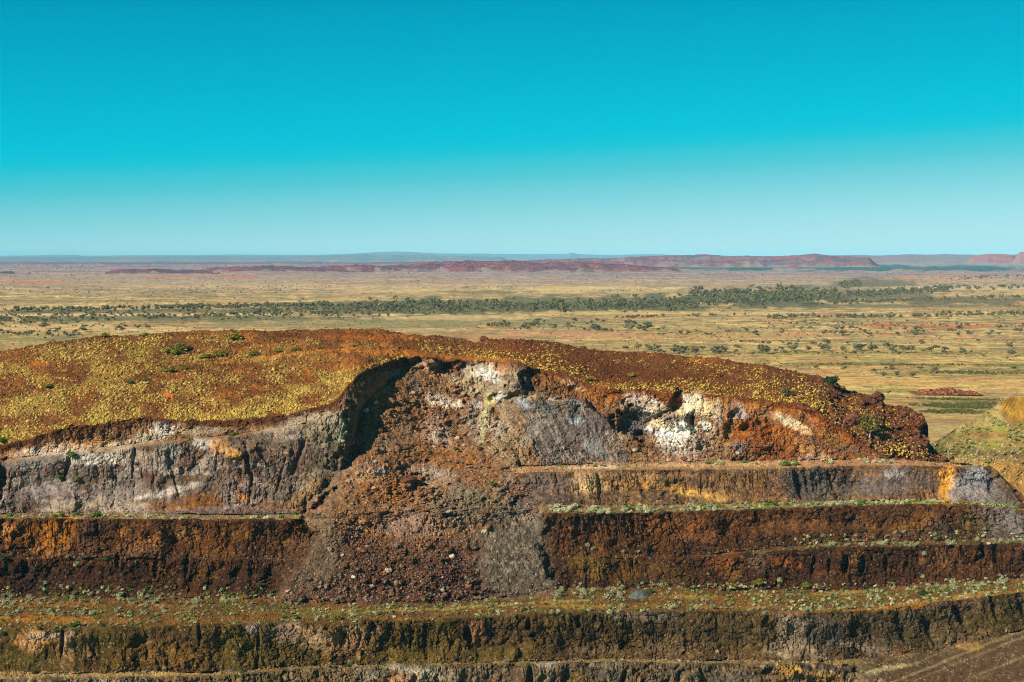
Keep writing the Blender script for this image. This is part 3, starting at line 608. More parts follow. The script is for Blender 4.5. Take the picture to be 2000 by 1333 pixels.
    (80, 1250, 40, 18, 0, A(200, 152, 88), .85), (60, 1262, 18, 14, 0, A(206, 160, 110), .7), (100, 1242, 40, 8, 0, A(186, 176, 160), .6), (132, 1256, 14, 22, 0, A(170, 146, 112), .8), (128, 1288, 14, 20, 10, A(150, 124, 82), .7), (30, 1290, 50, 20, 0, A(92, 84, 34), .7), (170, 1262, 8, 30, 0, A(160, 130, 90), .4), (210, 1262, 50, 30, 0, A(82, 72, 26), .8), (170, 1285, 10, 8, 0, A(176, 146, 100), .5), (340, 1280, 80, 24, 0, A(112, 86, 40), .8), (380, 1240, 50, 14, 0, A(92, 68, 40), .6), (455, 1262, 50, 34, 0, A(94, 84, 30), .8), (520, 1280, 40, 26, 0, A(104, 92, 36), .7), (490, 1228, 14, 10, 0, A(160, 150, 140), .7), (560, 1240, 34, 20, 10, A(150, 134, 114), .85), (620, 1250, 50, 24, 12, A(164, 140, 108), .9), (680, 1262, 40, 26, 12, A(160, 128, 88), .85), (700, 1235, 40, 16, 0, A(150, 126, 94), .8), (565, 1282, 56, 22, 0, A(96, 84, 30), .8), (800, 1240, 60, 26, 0, A(94, 80, 32), .7), (790, 1278, 50, 24, 0, A(110, 98, 36), .8), (860, 1270, 40, 26, 0, A(112, 94, 46), .7), (935, 1235, 20, 22, 0, A(170, 120, 86), .75), (965, 1235, 30, 26, 0, A(84, 62, 44), .7), (990, 1282, 70, 18, 0, A(110, 98, 42), .7), (1040, 1255, 40, 20, 0, A(108, 92, 44), .6), (1080, 1225, 40, 26, 0, A(100, 84, 34), .6), (1110, 1255, 26, 34, 0, A(74, 52, 34), .7), (1200, 1250, 50, 30, 0, A(100, 82, 36), .6), (1170, 1270, 50, 14, 0, A(150, 126, 96), .5), (1260, 1205, 60, 9, 0, A(140, 128, 116), .6), (1310, 1265, 60, 20, 0, A(146, 124, 92), .55), (1430, 1275, 70, 16, 0, A(124, 100, 60), .6), (1545, 1230, 26, 30, -20, A(168, 156, 132), .75), (1560, 1270, 46, 14, 0, A(184, 168, 142), .8), (1620, 1240, 40, 26, 0, A(92, 88, 82), .8), (1600, 1210, 30, 10, 0, A(92, 86, 74), .7), (1690, 1265, 50, 8, 10, A(176, 160, 138), .7), (1740, 1240, 40, 30, -20, A(98, 86, 62), .6), (1790, 1250, 40, 30, -25, A(84, 74, 40), .6), (1760, 1275, 20, 10, 0, A(140, 110, 66), .6), (1850, 1230, 40, 30, -25, A(132, 116, 84), .55), (1930, 1215, 50, 30, -20, A(96, 84, 36), .7), (1890, 1262, 20, 8, 0, A(164, 126, 70), .6), (1900, 1240, 40, 10, -12, A(150, 124, 86), .5),
    # lowest strip
    (60, 1316, 180, 3.5, 0, A(170, 142, 92), .8), (300, 1318, 160, 3, -1, A(160, 130, 80), .8), (200, 1330, 60, 6, 0, A(150, 132, 110), .6), (480, 1325, 70, 20, 0, A(96, 80, 44), .6), (620, 1325, 60, 24, 0, A(120, 96, 64), .6), (770, 1330, 40, 16, 0, A(176, 116, 60), .8), (730, 1320, 40, 14, 0, A(132, 120, 106), .6), (850, 1322, 60, 16, 0, A(156, 136, 110), .6), (820, 1312, 60, 6, 10, A(190, 176, 160), .6), (950, 1325, 34, 20, 0, A(112, 90, 74), .7), (1010, 1325, 20, 20, 0, A(104, 80, 60), .7), (1070, 1322, 34, 20, 0, A(130, 108, 84), .9), (1060, 1300, 20, 5, 0, A(190, 180, 170), .6), (1130, 1325, 22, 18, 0, A(124, 98, 54), .9), (1190, 1325, 40, 16, 0, A(122, 110, 90), .6), (1160, 1300, 60, 4, 0, A(150, 136, 120), .5), (1290, 1325, 50, 14, -20, A(120, 104, 84), .7), (1420, 1325, 60, 16, 0, A(106, 96, 82), .7), (1545, 1310, 24, 9, 0, A(206, 160, 76), .85), (1600, 1325, 60, 14, 0, A(170, 132, 76), .8), (1680, 1308, 20, 14, 0, A(96, 82, 62), .7), (1720, 1310, 60, 5, -12, A(176, 156, 120), .7),
    # hill top
    (760, 690, 160, 4, 3, A(176, 94, 44), .9), (560, 694, 130, 4, -6, A(182, 112, 56), .7), (950, 703, 70, 3, 2, A(172, 92, 48), .8), (700, 660, 90, 6, 2, A(160, 74, 34), .8), (820, 690, 60, 5, 4, A(168, 86, 40), .7), (330, 778, 16, 8, 30, A(186, 92, 48), .8), (75, 712, 20, 7, 0, A(176, 92, 50), .7), (150, 770, 60, 14, -20, A(138, 70, 38), .7), (345, 740, 40, 10, 0, A(140, 72, 40), .7), (240, 705, 50, 8, 0, A(120, 62, 34), .7), (640, 720, 50, 12, 0, A(130, 62, 32), .7), (680, 715, 30, 10, -20, A(150, 78, 40), .7),
    (1250, 730, 160, 12, 5, A(96, 44, 24), .7), (1370, 705, 40, 4, 3, A(160, 80, 42), .6), (1000, 680, 50, 9, 8, A(126, 58, 30), .7), (1150, 700, 80, 10, 8, A(104, 50, 28), .7), (1640, 815, 40, 10, 35, A(150, 78, 40), .7), (1660, 830, 16, 10, 0, A(160, 80, 44), .8), (1780, 800, 40, 16, 10, A(110, 52, 34), .8), (1790, 850, 30, 30, 0, A(116, 58, 38), .8), (1710, 785, 24, 12, 0, A(108, 52, 36), .8), (1560, 745, 50, 14, 20, A(92, 46, 32), .7), (1620, 770, 40, 16, 25, A(98, 48, 34), .7), (1820, 890, 26, 14, 30, A(104, 54, 38), .8),
]
for cx, cy, rx, ry, rot, c, am in PATCH:
    patch(cx, cy, rx, ry, rot, c, am)
fill(m_tong * (0.5 + 0.5 * ss(955, 1015, PX + 14 * wx)), A(98, 86, 72), 0.85)
fill(m_tong * ss(0.0, 0.5, streak), A(86, 76, 62), 0.6)
fill(m_tong * ss(0.25, 0.6, n_c), A(136, 126, 108), 0.5)
fill(m_left, A(112, 92, 70), 0.85)
fill(m_left * ss(0.0, 0.5, streak), A(136, 112, 80), 0.6)
fill(m_slab * (0.55 + 0.45 * ss(-0.35, 0.25, n_b)), A(124, 112, 106), 0.85)
fill(m_slab * ss(806, 786, PY + 8 * wx), A(84, 76, 72), 0.6)
fill(m_slab * ss(-0.1, 0.45, streak), A(98, 84, 78), 0.7)
fill(m_slab * ss(-0.1, 0.5, n_b), A(92, 76, 70), 0.6)
fill(m_slab * ss(0.1, 0.5, n_a) * ss(1090, 1150, PX), A(136, 108, 94), 0.6)
fill(m_slab * ss(0.15, 0.5, fbm(gx / 5, PY / 60, 371, 3)), A(160, 154, 150), 0.6)
patch(1150, 835, 40, 40, 20, A(120, 104, 100), .6); patch(1085, 800, 50, 10, 0, A(90, 80, 74), .7); patch(1128, 822, 14, 6, 0, A(186, 194, 200), .8); patch(1022, 788, 16, 8, 30, A(176, 176, 184), .8); patch(1160, 875, 20, 12, 30, A(170, 166, 166), .6); patch(1050, 830, 14, 40, 25, A(150, 144, 136), .5)
fill((SEG == 4) * ss(1440, 1490, x_) * ss(1880, 1820, x_) * ss(-0.5, 0.1, n_b), A(132, 142, 44), 0.8)
# bench A right: pale dusty road
fill((SEG == 2) * ss(1000, 1060, x_), A(160, 118, 86))
patch(1160, 913, 80, 3, -1, A(206, 188, 164), .8); patch(1300, 909, 120, 3, 0, A(196, 164, 120), .7); patch(1640, 905, 120, 3, 0, A(160, 112, 88), .8); patch(1480, 907, 60, 3, 0, A(186, 160, 104), .7)
# grain of single stones everywhere
hf_ = _h(np.arange(NX)[None, :] + 0 * np.arange(NY)[:, None], np.arange(NY)[:, None] + 0 * np.arange(NX)[None, :], np.zeros(1, np.int64), 77)
g1 = (1 + 0.24 * n_c + 0.16 * fine + 0.13 * hf_ + 0.2 * c3 * isface + 0.2 * bcr2 * isface * np.clip(rocky, 0, 1) + 0.14 * c2 * m_slide)
COL *= np.clip(g1, 0.45, 1.7)[..., None]
spk = ((c3 > 0.82) & (r3 < 0.33)) * (isface * 0.7 + m_slide * 0.8 + 0.6 * isbench)
fill(spk, A(190, 170, 140), 0.6)

# ochre rather than crimson
sat = COL.max(-1, keepdims=True) - COL.min(-1, keepdims=True)
redd = np.clip((COL[..., 0] - 1.9 * COL[..., 1]) / (COL[..., 0] + 1e-4), 0, 1)[..., None]
COL[..., 1:2] *= 1 + 0.62 * redd
COL[..., 0:1] *= 1 - 0.14 * redd
COL[..., 2:3] *= 0.93
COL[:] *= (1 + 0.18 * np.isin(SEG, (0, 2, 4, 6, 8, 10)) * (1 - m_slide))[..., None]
m57 = (np.isin(SEG, (5, 7)) * (1 - m_slide))[..., None]
COL[:] = COL * (1 - m57) + COL * np.array([0.80, 0.71, 0.67], f4) * m57
m11 = ((SEG == 1) * ss(760, 640, x_))[..., None]
COL[:] = COL * (1 - m11) + COL * np.array([0.84, 0.80, 0.78], f4) * m11
m9 = ((SEG == 9) * 1.0)[..., None]
COL[:] = COL * (1 - m9) + COL * np.array([1.02, 0.93, 0.98], f4) * m9
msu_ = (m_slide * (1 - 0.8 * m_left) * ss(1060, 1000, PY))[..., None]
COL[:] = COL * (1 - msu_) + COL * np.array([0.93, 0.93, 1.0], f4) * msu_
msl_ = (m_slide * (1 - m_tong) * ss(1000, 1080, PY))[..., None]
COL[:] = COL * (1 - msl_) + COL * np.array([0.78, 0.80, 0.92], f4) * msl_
COL[:] *= (1 - 0.12 * ishill + 0.13 * m_slide * ss(1130, 1040, PY))[..., None]
warm = (f2 * wl_ * (1 - m_slide))[..., None]
COL[:] = COL * (1 - warm) + COL * np.array([0.86, 0.78, 0.75], f4) * warm
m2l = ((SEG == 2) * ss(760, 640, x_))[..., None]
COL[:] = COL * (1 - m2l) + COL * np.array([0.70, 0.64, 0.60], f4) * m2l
m89 = (np.isin(SEG, (8, 9)) * 1.0 * (1 - m_slide))[..., None]
COL[:] = COL * (1 - m89) + COL * np.array([0.90, 0.86, 0.80], f4) * m89
mr9 = (np.isin(SEG, (9, 11)) * ss(900, 1100, x_))[..., None]
COL[:] = COL * (1 - 0.16 * mr9)
COL[:] = np.clip(0.2 * (np.clip(COL, 1e-4, 1) / 0.2) ** 1.08, 0.004, 0.85)
# ---- split the survey into its landforms
idx = np.arange(NY * NX).reshape(NY, NX)
quad = np.stack([idx[:-1, :-1], idx[1:, :-1], idx[1:, 1:], idx[:-1, 1:]], -1).reshape(-1, 4)
qseg = SEG[:-1, :-1].ravel(); qsl = (m_slide[:-1, :-1] > 0.5).ravel(); qx = PX[:-1, :-1].ravel()
qdeg = ((PY[1:, :-1] - PY[:-1, :-1]) > 0.02).ravel() | (qseg == 0) | (qx < 1840)
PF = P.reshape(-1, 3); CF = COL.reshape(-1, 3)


def landform(name, mask, label, cat, mat):
    q = quad[mask]
    u, inv = np.unique(q, return_inverse=True)
    me = build_mesh(name, PF[u], inv.reshape(-1, 4), CF[u], mat, False)
    return add_obj(name, me, label, cat, 'structure')


mid = 860
L_ = qx < mid; Rt = ~L_
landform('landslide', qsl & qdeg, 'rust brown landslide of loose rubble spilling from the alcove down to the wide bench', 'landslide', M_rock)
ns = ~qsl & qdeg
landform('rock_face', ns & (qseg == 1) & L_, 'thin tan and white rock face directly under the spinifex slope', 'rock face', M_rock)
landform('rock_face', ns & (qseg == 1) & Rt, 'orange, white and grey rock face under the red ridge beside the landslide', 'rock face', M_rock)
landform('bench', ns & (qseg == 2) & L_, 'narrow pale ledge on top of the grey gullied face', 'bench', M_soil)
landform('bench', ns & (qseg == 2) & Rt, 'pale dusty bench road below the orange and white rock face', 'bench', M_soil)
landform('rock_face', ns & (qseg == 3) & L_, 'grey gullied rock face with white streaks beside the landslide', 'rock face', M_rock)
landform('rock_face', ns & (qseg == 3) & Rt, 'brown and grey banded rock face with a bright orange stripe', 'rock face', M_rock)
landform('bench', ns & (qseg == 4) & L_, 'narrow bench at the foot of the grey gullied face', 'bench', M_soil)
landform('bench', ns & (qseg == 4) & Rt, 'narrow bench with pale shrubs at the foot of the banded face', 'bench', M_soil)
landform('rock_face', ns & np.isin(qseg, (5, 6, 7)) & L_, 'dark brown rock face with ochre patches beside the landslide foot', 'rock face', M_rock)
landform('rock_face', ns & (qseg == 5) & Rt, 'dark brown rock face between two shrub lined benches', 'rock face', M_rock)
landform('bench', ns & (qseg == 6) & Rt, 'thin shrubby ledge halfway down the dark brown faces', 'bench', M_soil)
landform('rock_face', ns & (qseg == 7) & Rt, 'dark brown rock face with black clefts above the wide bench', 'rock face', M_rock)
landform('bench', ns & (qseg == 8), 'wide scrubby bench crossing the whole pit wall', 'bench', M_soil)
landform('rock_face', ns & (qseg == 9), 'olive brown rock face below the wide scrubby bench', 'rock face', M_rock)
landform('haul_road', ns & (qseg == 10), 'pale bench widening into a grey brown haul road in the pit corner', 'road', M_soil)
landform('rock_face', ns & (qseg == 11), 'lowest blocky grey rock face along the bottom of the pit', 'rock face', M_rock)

# the hill, with its back falling to the plain
crest = P[0].astype(float)
steep = ss(1560, 1850, XS)
back = []; bcol = []
for s, dz in [(0.0, 0.0), (2, 0.15), (6, 0.8), (14, 2.6), (30, 7), (60, 16), (110, 32), (170, 52)]:
    q = crest.copy()
    s2 = s * (1 - 0.6 * steep) * (0.25 + 0.75 * ss(1990, 1840, XS)) + s * 0.1
    sc = (CAMZ - crest[:, 2]) / crest[:, 1]
    q[:, 0] *= (crest[:, 1] + s2) / crest[:, 1]
    q[:, 1] += s2
    q[:, 2] -= dz + 0.6 * s2 * steep + s2 * 0.02
    back.append(q); bcol.append(COL[0])
back = np.array(back[::-1]); bcol = np.array(bcol[::-1])
HR = NR[0] + 1
HV = np.concatenate([back[:-1], P[:HR]], 0); HC = np.concatenate([bcol[:-1], COL[:HR]], 0)
hr = HV.shape[0]
hid = np.arange(hr * NX).reshape(hr, NX)
hq = np.stack([hid[:-1, :-1], hid[1:, :-1], hid[1:, 1:], hid[:-1, 1:]], -1).reshape(-1, 4)
add_obj('hill', build_mesh('hill', HV.reshape(-1, 3), hq, HC.reshape(-1, 3), M_soil), 'red brown hill tufted with yellow spinifex behind the pit wall', 'hill', 'structure')


def row_at(px, py):
    i = np.clip(np.rint((px - XS[0]) / 1.25).astype(int), 0, NX - 1)
    j = np.array([np.searchsorted(PY[:, a], b) for a, b in zip(i, py)])
    return np.clip(j, 0, NY - 1), i


def surf(px, py):
    px = np.atleast_1d(np.asarray(px, float)); py = np.atleast_1d(np.asarray(py, float))
    j, i = row_at(px, py)
    return P[j, i].astype(float)


# ------------------------------------------------------------------ the plain
px_ = np.arange(-500, 2501, 2.0)
py_ = np.concatenate([[505.0, 505.5, 506], np.arange(506.6, 560, 0.7), np.arange(560, 872, 1.0), [880, 900]])
GX, GY = np.meshgrid(px_, py_)
GD = CAMZ * FOC / (GY - HOR)
GP = unproj(GX, GY, GD).astype(f4)
GU = GP[..., 0]; GV = GP[..., 1]
drop = GY > np.interp(GX, [1760, 1770, 1826, 1876, 1937, 1975, 2170], [2000, 893, 868, 835, 803, 780, 764])
GP[..., 2] = -45.0 * drop + 0.8 * fbm(GU / 120, GV / 160, 401, 3) * ss(520, 600, GY) - 0.3


def L1(v, k):            # distances shrink with depth: keep patches readable far out
    return np.sign(v) * np.log1p(np.abs(v) / k)


lv = np.log(GV) * 900
b1 = fbm(GU / 260, GV / 150, 411, 5); b2 = fbm(GU / 90, GV / 55, 415, 5); b3 = fbm(GX / 60, lv / 9, 419, 5); b4 = fbm(GX / 22, lv / 4, 423, 4); b5 = fbm(GX / 160, lv / 22, 427, 4)
GC = np.zeros(GX.shape + (3,), f4)


def gfill(m, c, a=1.0):
    m = (np.clip(m, 0, 1) * a)[..., None]
    GC[:] = GC * (1 - m) + np.asarray(c, f4) * m


GC[:] = A(206, 176, 116)
gfill(ss(640, 720, GY), A(206, 176, 100), 1)
gfill(ss(585, 545, GY), A(176, 150, 112), 0.9)
gfill(ss(0.0, 0.5, b3), A(218, 186, 124), 0.7)
gfill(ss(-0.05, 0.4, b1), A(186, 142, 96), 0.55)
gfill(ss(0.0, 0.4, b2), A(176, 150, 92), 0.5)
gfill(ss(0.1, 0.5, b4), A(128, 114, 74), 0.6)
gfill(ss(0.1, 0.45, fbm(GX / 75, lv / 6, 481, 5)) * ss(720, 640, GY), A(134, 124, 92), 0.6)
gfill(ss(0.1, 0.5, b5) * ss(590, 560, GY), A(138, 128, 104), 0.8)
gfill(ss(0.2, 0.5, b3 * 0.6 + b4 * 0.6) * ss(640, 560, GY), A(226, 194, 146), 0.7)
gfill(ss(0.15, 0.55, fbm(GX / 110, lv / 14, 431, 5)) * ss(540, 620, GY), A(116, 112, 76), 0.6)
gfill(ss(0.3, 0.6, fbm(GX / 90, lv / 12, 435, 5)) * ss(540, 600, GY), A(196, 132, 92), 0.6)
gfill(ss(0.22, 0.5, fbm(GX / 45, lv / 5, 439, 4)), A(98, 94, 62), 0.5)
GBL = [  # long patches of the plain: x, y, rx, ry, colour, amount
    (250, 607, 420, 4, A(96, 98, 66), .8), (300, 621, 420, 9, A(108, 108, 76), .85), (800, 604, 300, 14, A(104, 104, 72), .85), (1150, 596, 330, 17, A(96, 98, 68), .85), (1480, 584, 190, 18, A(92, 94, 68), .85), (1650, 578, 190, 12, A(104, 100, 76), .8),
    (1000, 628, 260, 9, A(136, 128, 86), .7), (700, 634, 300, 8, A(142, 130, 90), .7), (1850, 588, 260, 6, A(96, 92, 68), .8), (1700, 598, 300, 4, A(110, 104, 74), .7), (1715, 552, 70, 9, A(100, 100, 76), .8), (1580, 562, 60, 4, A(110, 108, 84), .6),
    (300, 614, 500, 2.4, A(224, 190, 138), .9), (200, 600, 300, 3, A(206, 176, 128), .5), (900, 620, 150, 4, A(206, 174, 126), .7), (1300, 612, 260, 4, A(214, 182, 120), .7), (1300, 655, 500, 5, A(196, 146, 96), .6), (1100, 652, 150, 6, A(190, 140, 104), .7), (1850, 637, 140, 5, A(190, 112, 76), .75), (1730, 636, 60, 4, A(190, 108, 70), .7), (1650, 690, 300, 4, A(140, 124, 66), .6), (1750, 712, 240, 3, A(128, 116, 62), .7), (1900, 726, 120, 5, A(130, 118, 66), .6), (1800, 745, 220, 6, A(206, 160, 96), .6), (1890, 760, 90, 4, A(190, 146, 96), .6),
    (1870, 793, 80, 5, A(112, 112, 58), .9), (1860, 804, 60, 4, A(112, 112, 58), .9), (1920, 785, 30, 3, A(112, 112, 60), .8), (1880, 778, 100, 3, A(120, 116, 62), .6), (1850, 835, 60, 16, A(190, 170, 110), .5), (1860, 823, 60, 4, A(150, 100, 74), .5),
    (1750, 524, 420, 5, A(36, 88, 92), .9), (1330, 522, 240, 4, A(50, 92, 96), .8), (1900, 512, 220, 1.5, A(226, 200, 170), .8), (1750, 512, 120, 2, A(170, 60, 50), .6), (1930, 513, 60, 2, A(170, 60, 50), .6),  # dark teal bands: cloud shadow painted into the ground colour
    (300, 545, 500, 10, A(170, 146, 118), .5), (60, 552, 100, 3, A(196, 120, 90), .6), (400, 540, 130, 3, A(190, 110, 84), .5), (600, 560, 300, 6, A(196, 166, 122), .6), (1000, 569, 260, 4, A(206, 176, 118), .7), (1150, 563, 180, 3, A(216, 186, 126), .7), (950, 570, 80, 3, A(116, 108, 76), .8), (330, 577, 120, 5, A(140, 122, 78), .6), (100, 588, 260, 3, A(120, 112, 80), .5), (1860, 545, 140, 4, A(196, 140, 104), .6), (1880, 562, 160, 3, A(214, 184, 130), .6), (120, 660, 160, 4, A(124, 118, 76), .7), (60, 640, 300, 5, A(216, 180, 126), .7), (300, 645, 120, 4, A(210, 176, 124), .7), (100, 668, 120, 4, A(160, 148, 88), .6),
]
gfill(ss(585, 530, GY), A(176, 148, 136), 0.72)  # distance haze painted in: ground turns mauve towards the horizon
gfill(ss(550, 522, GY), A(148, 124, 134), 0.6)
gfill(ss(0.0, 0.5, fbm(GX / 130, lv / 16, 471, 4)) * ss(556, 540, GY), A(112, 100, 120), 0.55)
gw = 0.55 * fbm(GX / 40, GY / 7, 451, 4)
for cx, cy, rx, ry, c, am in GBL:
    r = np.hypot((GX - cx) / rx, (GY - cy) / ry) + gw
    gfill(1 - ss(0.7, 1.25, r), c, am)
GC = np.clip(GC * np.array([1.22, 1.20, 1.15], f4), 0, 0.85)
GC *= (1 + 0.22 * fbm(GX / 5, lv / 1.5, 461, 2) + 0.15 * fbm(GX / 14, lv / 2.5, 463, 2))[..., None]
gi = np.arange(GX.size).reshape(GX.shape)
gq = np.stack([gi[:-1, :-1], gi[1:, :-1], gi[1:, 1:], gi[:-1, 1:]], -1).reshape(-1, 4)
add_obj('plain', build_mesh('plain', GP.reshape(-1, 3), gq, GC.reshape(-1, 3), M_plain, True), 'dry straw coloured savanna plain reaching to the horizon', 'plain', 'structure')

# ------------------------------------------------------------------ far hills


def far_hills(name, top, ybase, Dc, Df, cols, seed, label, amp=2.0, lump=22.0, step=0.8, back=1.35):
    t = np.array(top, float)
    xs = np.arange(t[0, 0], t[-1, 0] + 0.1, step)
    yt = tab(top, xs); Dcv = tab(Dc, xs) if isinstance(Dc, list) else np.full(xs.shape, float(Dc))
    zt = CAMZ - Dcv * (yt - HOR) / FOC
    V = []; Cc = []
    n = 26
    for j in range(n + 1):
        u = j / n
        Dfv = Df * (1 + 0.012 * fbm(xs / 45, xs * 0, seed + 5, 4)); d = Dfv + (Dcv - Dfv) * u
        X = d * (xs - 1000) / FOC
        h = zt * ss(0, 1, u) ** 0.7
        nz = fbm(X / lump, d / lump, seed, 5, 0.55); nb = fbm(X / lump / 6, d / lump / 4, seed + 3, 3)
        h = np.maximum(h * (0.88 + 0.2 * nb) + amp * nz * Dcv / FOC * min(1, u * 2.5), -2)
        h = h * ss(0, 25, xs - xs[0]) * ss(0, 25, xs[-1] - xs) - 1.5 * (j == 0)
        V.append(np.stack([X, d, h], -1))
        c = np.zeros(xs.shape + (3,)) + cols[0]
        for ci, cc in enumerate(cols[1:]):
            m = ss(0.0, 0.4, fbm(X / lump / 2.2, d / lump / 1.2 + u * 3, seed + 20 + ci, 5, 0.7))[:, None] * 0.8
            c = c * (1 - m) + cc * m
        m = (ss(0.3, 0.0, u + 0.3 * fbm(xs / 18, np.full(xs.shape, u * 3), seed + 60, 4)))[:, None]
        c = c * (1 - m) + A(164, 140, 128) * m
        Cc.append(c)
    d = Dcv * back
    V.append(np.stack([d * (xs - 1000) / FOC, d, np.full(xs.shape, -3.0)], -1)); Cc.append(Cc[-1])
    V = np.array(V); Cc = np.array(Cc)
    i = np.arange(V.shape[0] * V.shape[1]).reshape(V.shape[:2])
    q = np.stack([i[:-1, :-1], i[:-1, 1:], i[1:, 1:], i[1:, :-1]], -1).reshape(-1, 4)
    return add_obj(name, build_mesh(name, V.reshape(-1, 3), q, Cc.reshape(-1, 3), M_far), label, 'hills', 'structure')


RD = A(176, 88, 78); PU = A(112, 80, 102); DKB = A(74, 68, 94); GRN = A(132, 130, 122)
far_hills('hills', [(205, 532), (240, 527), (300, 524), (340, 529), (400, 531), (430, 534)], 537, 5560, 5230, [PU, RD, PU, DKB], 501, 'small red rocky rise furthest to the left of the red ridge', 1.6, 40)
far_hills('hills', [(380, 531), (430, 523), (540, 518.5), (600, 521), (640, 518.5), (690, 516), (740, 516), (830, 513.5), (900, 510.5), (1000, 509.5), (1060, 512), (1130, 511), (1200, 515), (1260, 518), (1330, 524)], 531, 6350, 5850, [PU, RD, DKB, PU, DKB, RD], 511, 'long low red and purple rocky ridge in the middle distance', 2.2, 45)
far_hills('hills', [(-300, 515), (-100, 513), (60, 512), (200, 513.5), (330, 512), (460, 512.5), (560, 511), (680, 513), (760, 510.5), (860, 511), (960, 512)], 517, 11600, 10600, [A(120, 110, 136), A(150, 112, 124), A(104, 104, 132)], 551, 'thin mauve rise behind the long red ridge', 1.2, 90)
far_hills('hills', [(-200, 534), (-60, 532), (40, 534), (60, 537)], 539, 5500, 5200, [PU, DKB], 515, 'small purple rise at the left edge of the plain', 1.2, 40)
far_hills('hills', [(960, 515), (1050, 507.5), (1130, 504), (1200, 503), (1250, 501), (1320, 499.5), (1370, 497), (1430, 497), (1500, 496), (1560, 496.5), (1592, 496), (1640, 500), (1720, 505)], 521, 9200, 8200, [A(150, 112, 132), RD, PU, GRN, PU, RD], 521, 'higher red and mauve ridge behind the long low one', 1.6, 80)
far_hills('hills', [(1560, 503), (1620, 499), (1700, 497), (1780, 495.5), (1860, 494), (1900, 494), (1960, 496), (2010, 492), (2060, 491), (2300, 491)], 510, 14500, 12000, [A(150, 120, 134), GRN, A(160, 112, 118)], 531, 'mauve and green upland along the right horizon', 0.9, 160)
far_hills('hills', [(1880, 501), (1915, 495), (1935, 492.5), (1960, 494.5), (2000, 500)], 505, 12600, 11800, [A(180, 110, 110), RD], 535, 'small smooth red dome on the right horizon', 0.5, 100)
far_hills('hills', [(1970, 498), (1990, 491.5), (2020, 490.5), (2060, 495)], 505, 12300, 11500, [A(170, 110, 116), RD], 537, 'red dome cut by the right edge of the view', 0.5, 100)
far_hills('hills', [(-500, 500), (0, 500), (60, 499.5), (100, 498), (148, 498), (160, 499.5), (300, 497), (420, 497), (500, 495.5), (620, 495), (690, 493.5), (780, 493), (850, 496), (905, 495), (960, 495.5), (1000, 496), (1050, 497), (1105, 496.5), (1115, 494.5), (1130, 497), (1200, 499), (1290, 497), (1330, 499), (1700, 500)], 505, 24000, 20500, [A(128, 156, 178), A(116, 146, 170), A(140, 160, 176)], 541, 'pale blue flat topped hills far away on the horizon', 0.5, 260)  # blue of the hazy distance is put into the hills' own colour
far_hills('hills', [(-400, 503), (100, 502), (300, 500.5), (500, 500), (700, 498), (900, 500), (1000, 502)], 508, 19000, 16000, [A(112, 138, 158), A(124, 138, 156), A(150, 144, 152)], 547, 'low blue foothills in front of the flat topped hills', 0.8, 220)  # haze blue mixed into these colours too

# ------------------------------------------------------------------ spoil dump on the right
dtop = [(1770, 892), (1800, 880), (1826, 866), (1850, 850), (1876, 832), (1900, 820), (1937, 799), (1960, 783), (1974, 776), (1990, 777), (2012, 775), (2170, 758)]
dDt = [(1770, 470), (1826, 492), (1876, 516), (1937, 537), (1975, 548), (2170, 550)]
dx = np.arange(1770, 2171, 1.25); ny = 190
dyt = tab(dtop, dx) + 1.2 * fbm(dx / 12, dx * 0, 601, 3); dDtv = tab(dDt, dx)
t = np.linspace(0, 1, ny)[:, None]
DY = dyt * (1 - t) + 1040 * t
DX = np.broadcast_to(dx, DY.shape)
tt_ = np.clip((DY - tab(dtop, dx)) / (1040 - tab(dtop, dx)), 0, 1)
DD = 1 / ((1 - tt_) / dDtv + tt_ / 428.0)
DD = DD - 10 * np.sin(np.pi * t) * ss(1800, 1960, DX)
# benches and gully of the dump
DD += 3.2 * fbm(DX / 60, DY / 30, 611, 4) + 0.8 * fbm(DX / 14, DY / 9, 615, 4)
fur = np.abs(((DX + 0.55 * (DY - 780)) / 7.0 + 0.35 * fbm(DX / 16, DY / 16, 661, 3)) % 1 - 0.5) * 2
DD += 0.4 * fur * ss(1948, 1962, DX - 0.5 * (DY - 790)) * ss(826, 818, DY + 0.05 * (DX - 1980)) * ss(776, 784, DY)
fur2 = np.abs(((DX + 1.2 * (DY - 900)) / 7.5 + 0.35 * fbm(DX / 16, DY / 16, 663, 3)) % 1 - 0.5) * 2
DD += 0.35 * fur2 * ss(905, 915, DY) * ss(1925, 1945, DX)
fd1, fd2, fcr = worley(DX / 6, DY / 5, 621)
DD -= 0.8 * (fcr > 0.5) * ss(0.45, 0.1, fd1) * ss(850, 870, DY)
DP = unproj(DX, DY, DD).astype(f4)
DC = np.zeros(DX.shape + (3,), f4)


def dfill(m, c, a=1.0):
    m = (np.clip(m, 0, 1) * a)[..., None]
    DC[:] = DC * (1 - m) + np.asarray(c, f4) * m


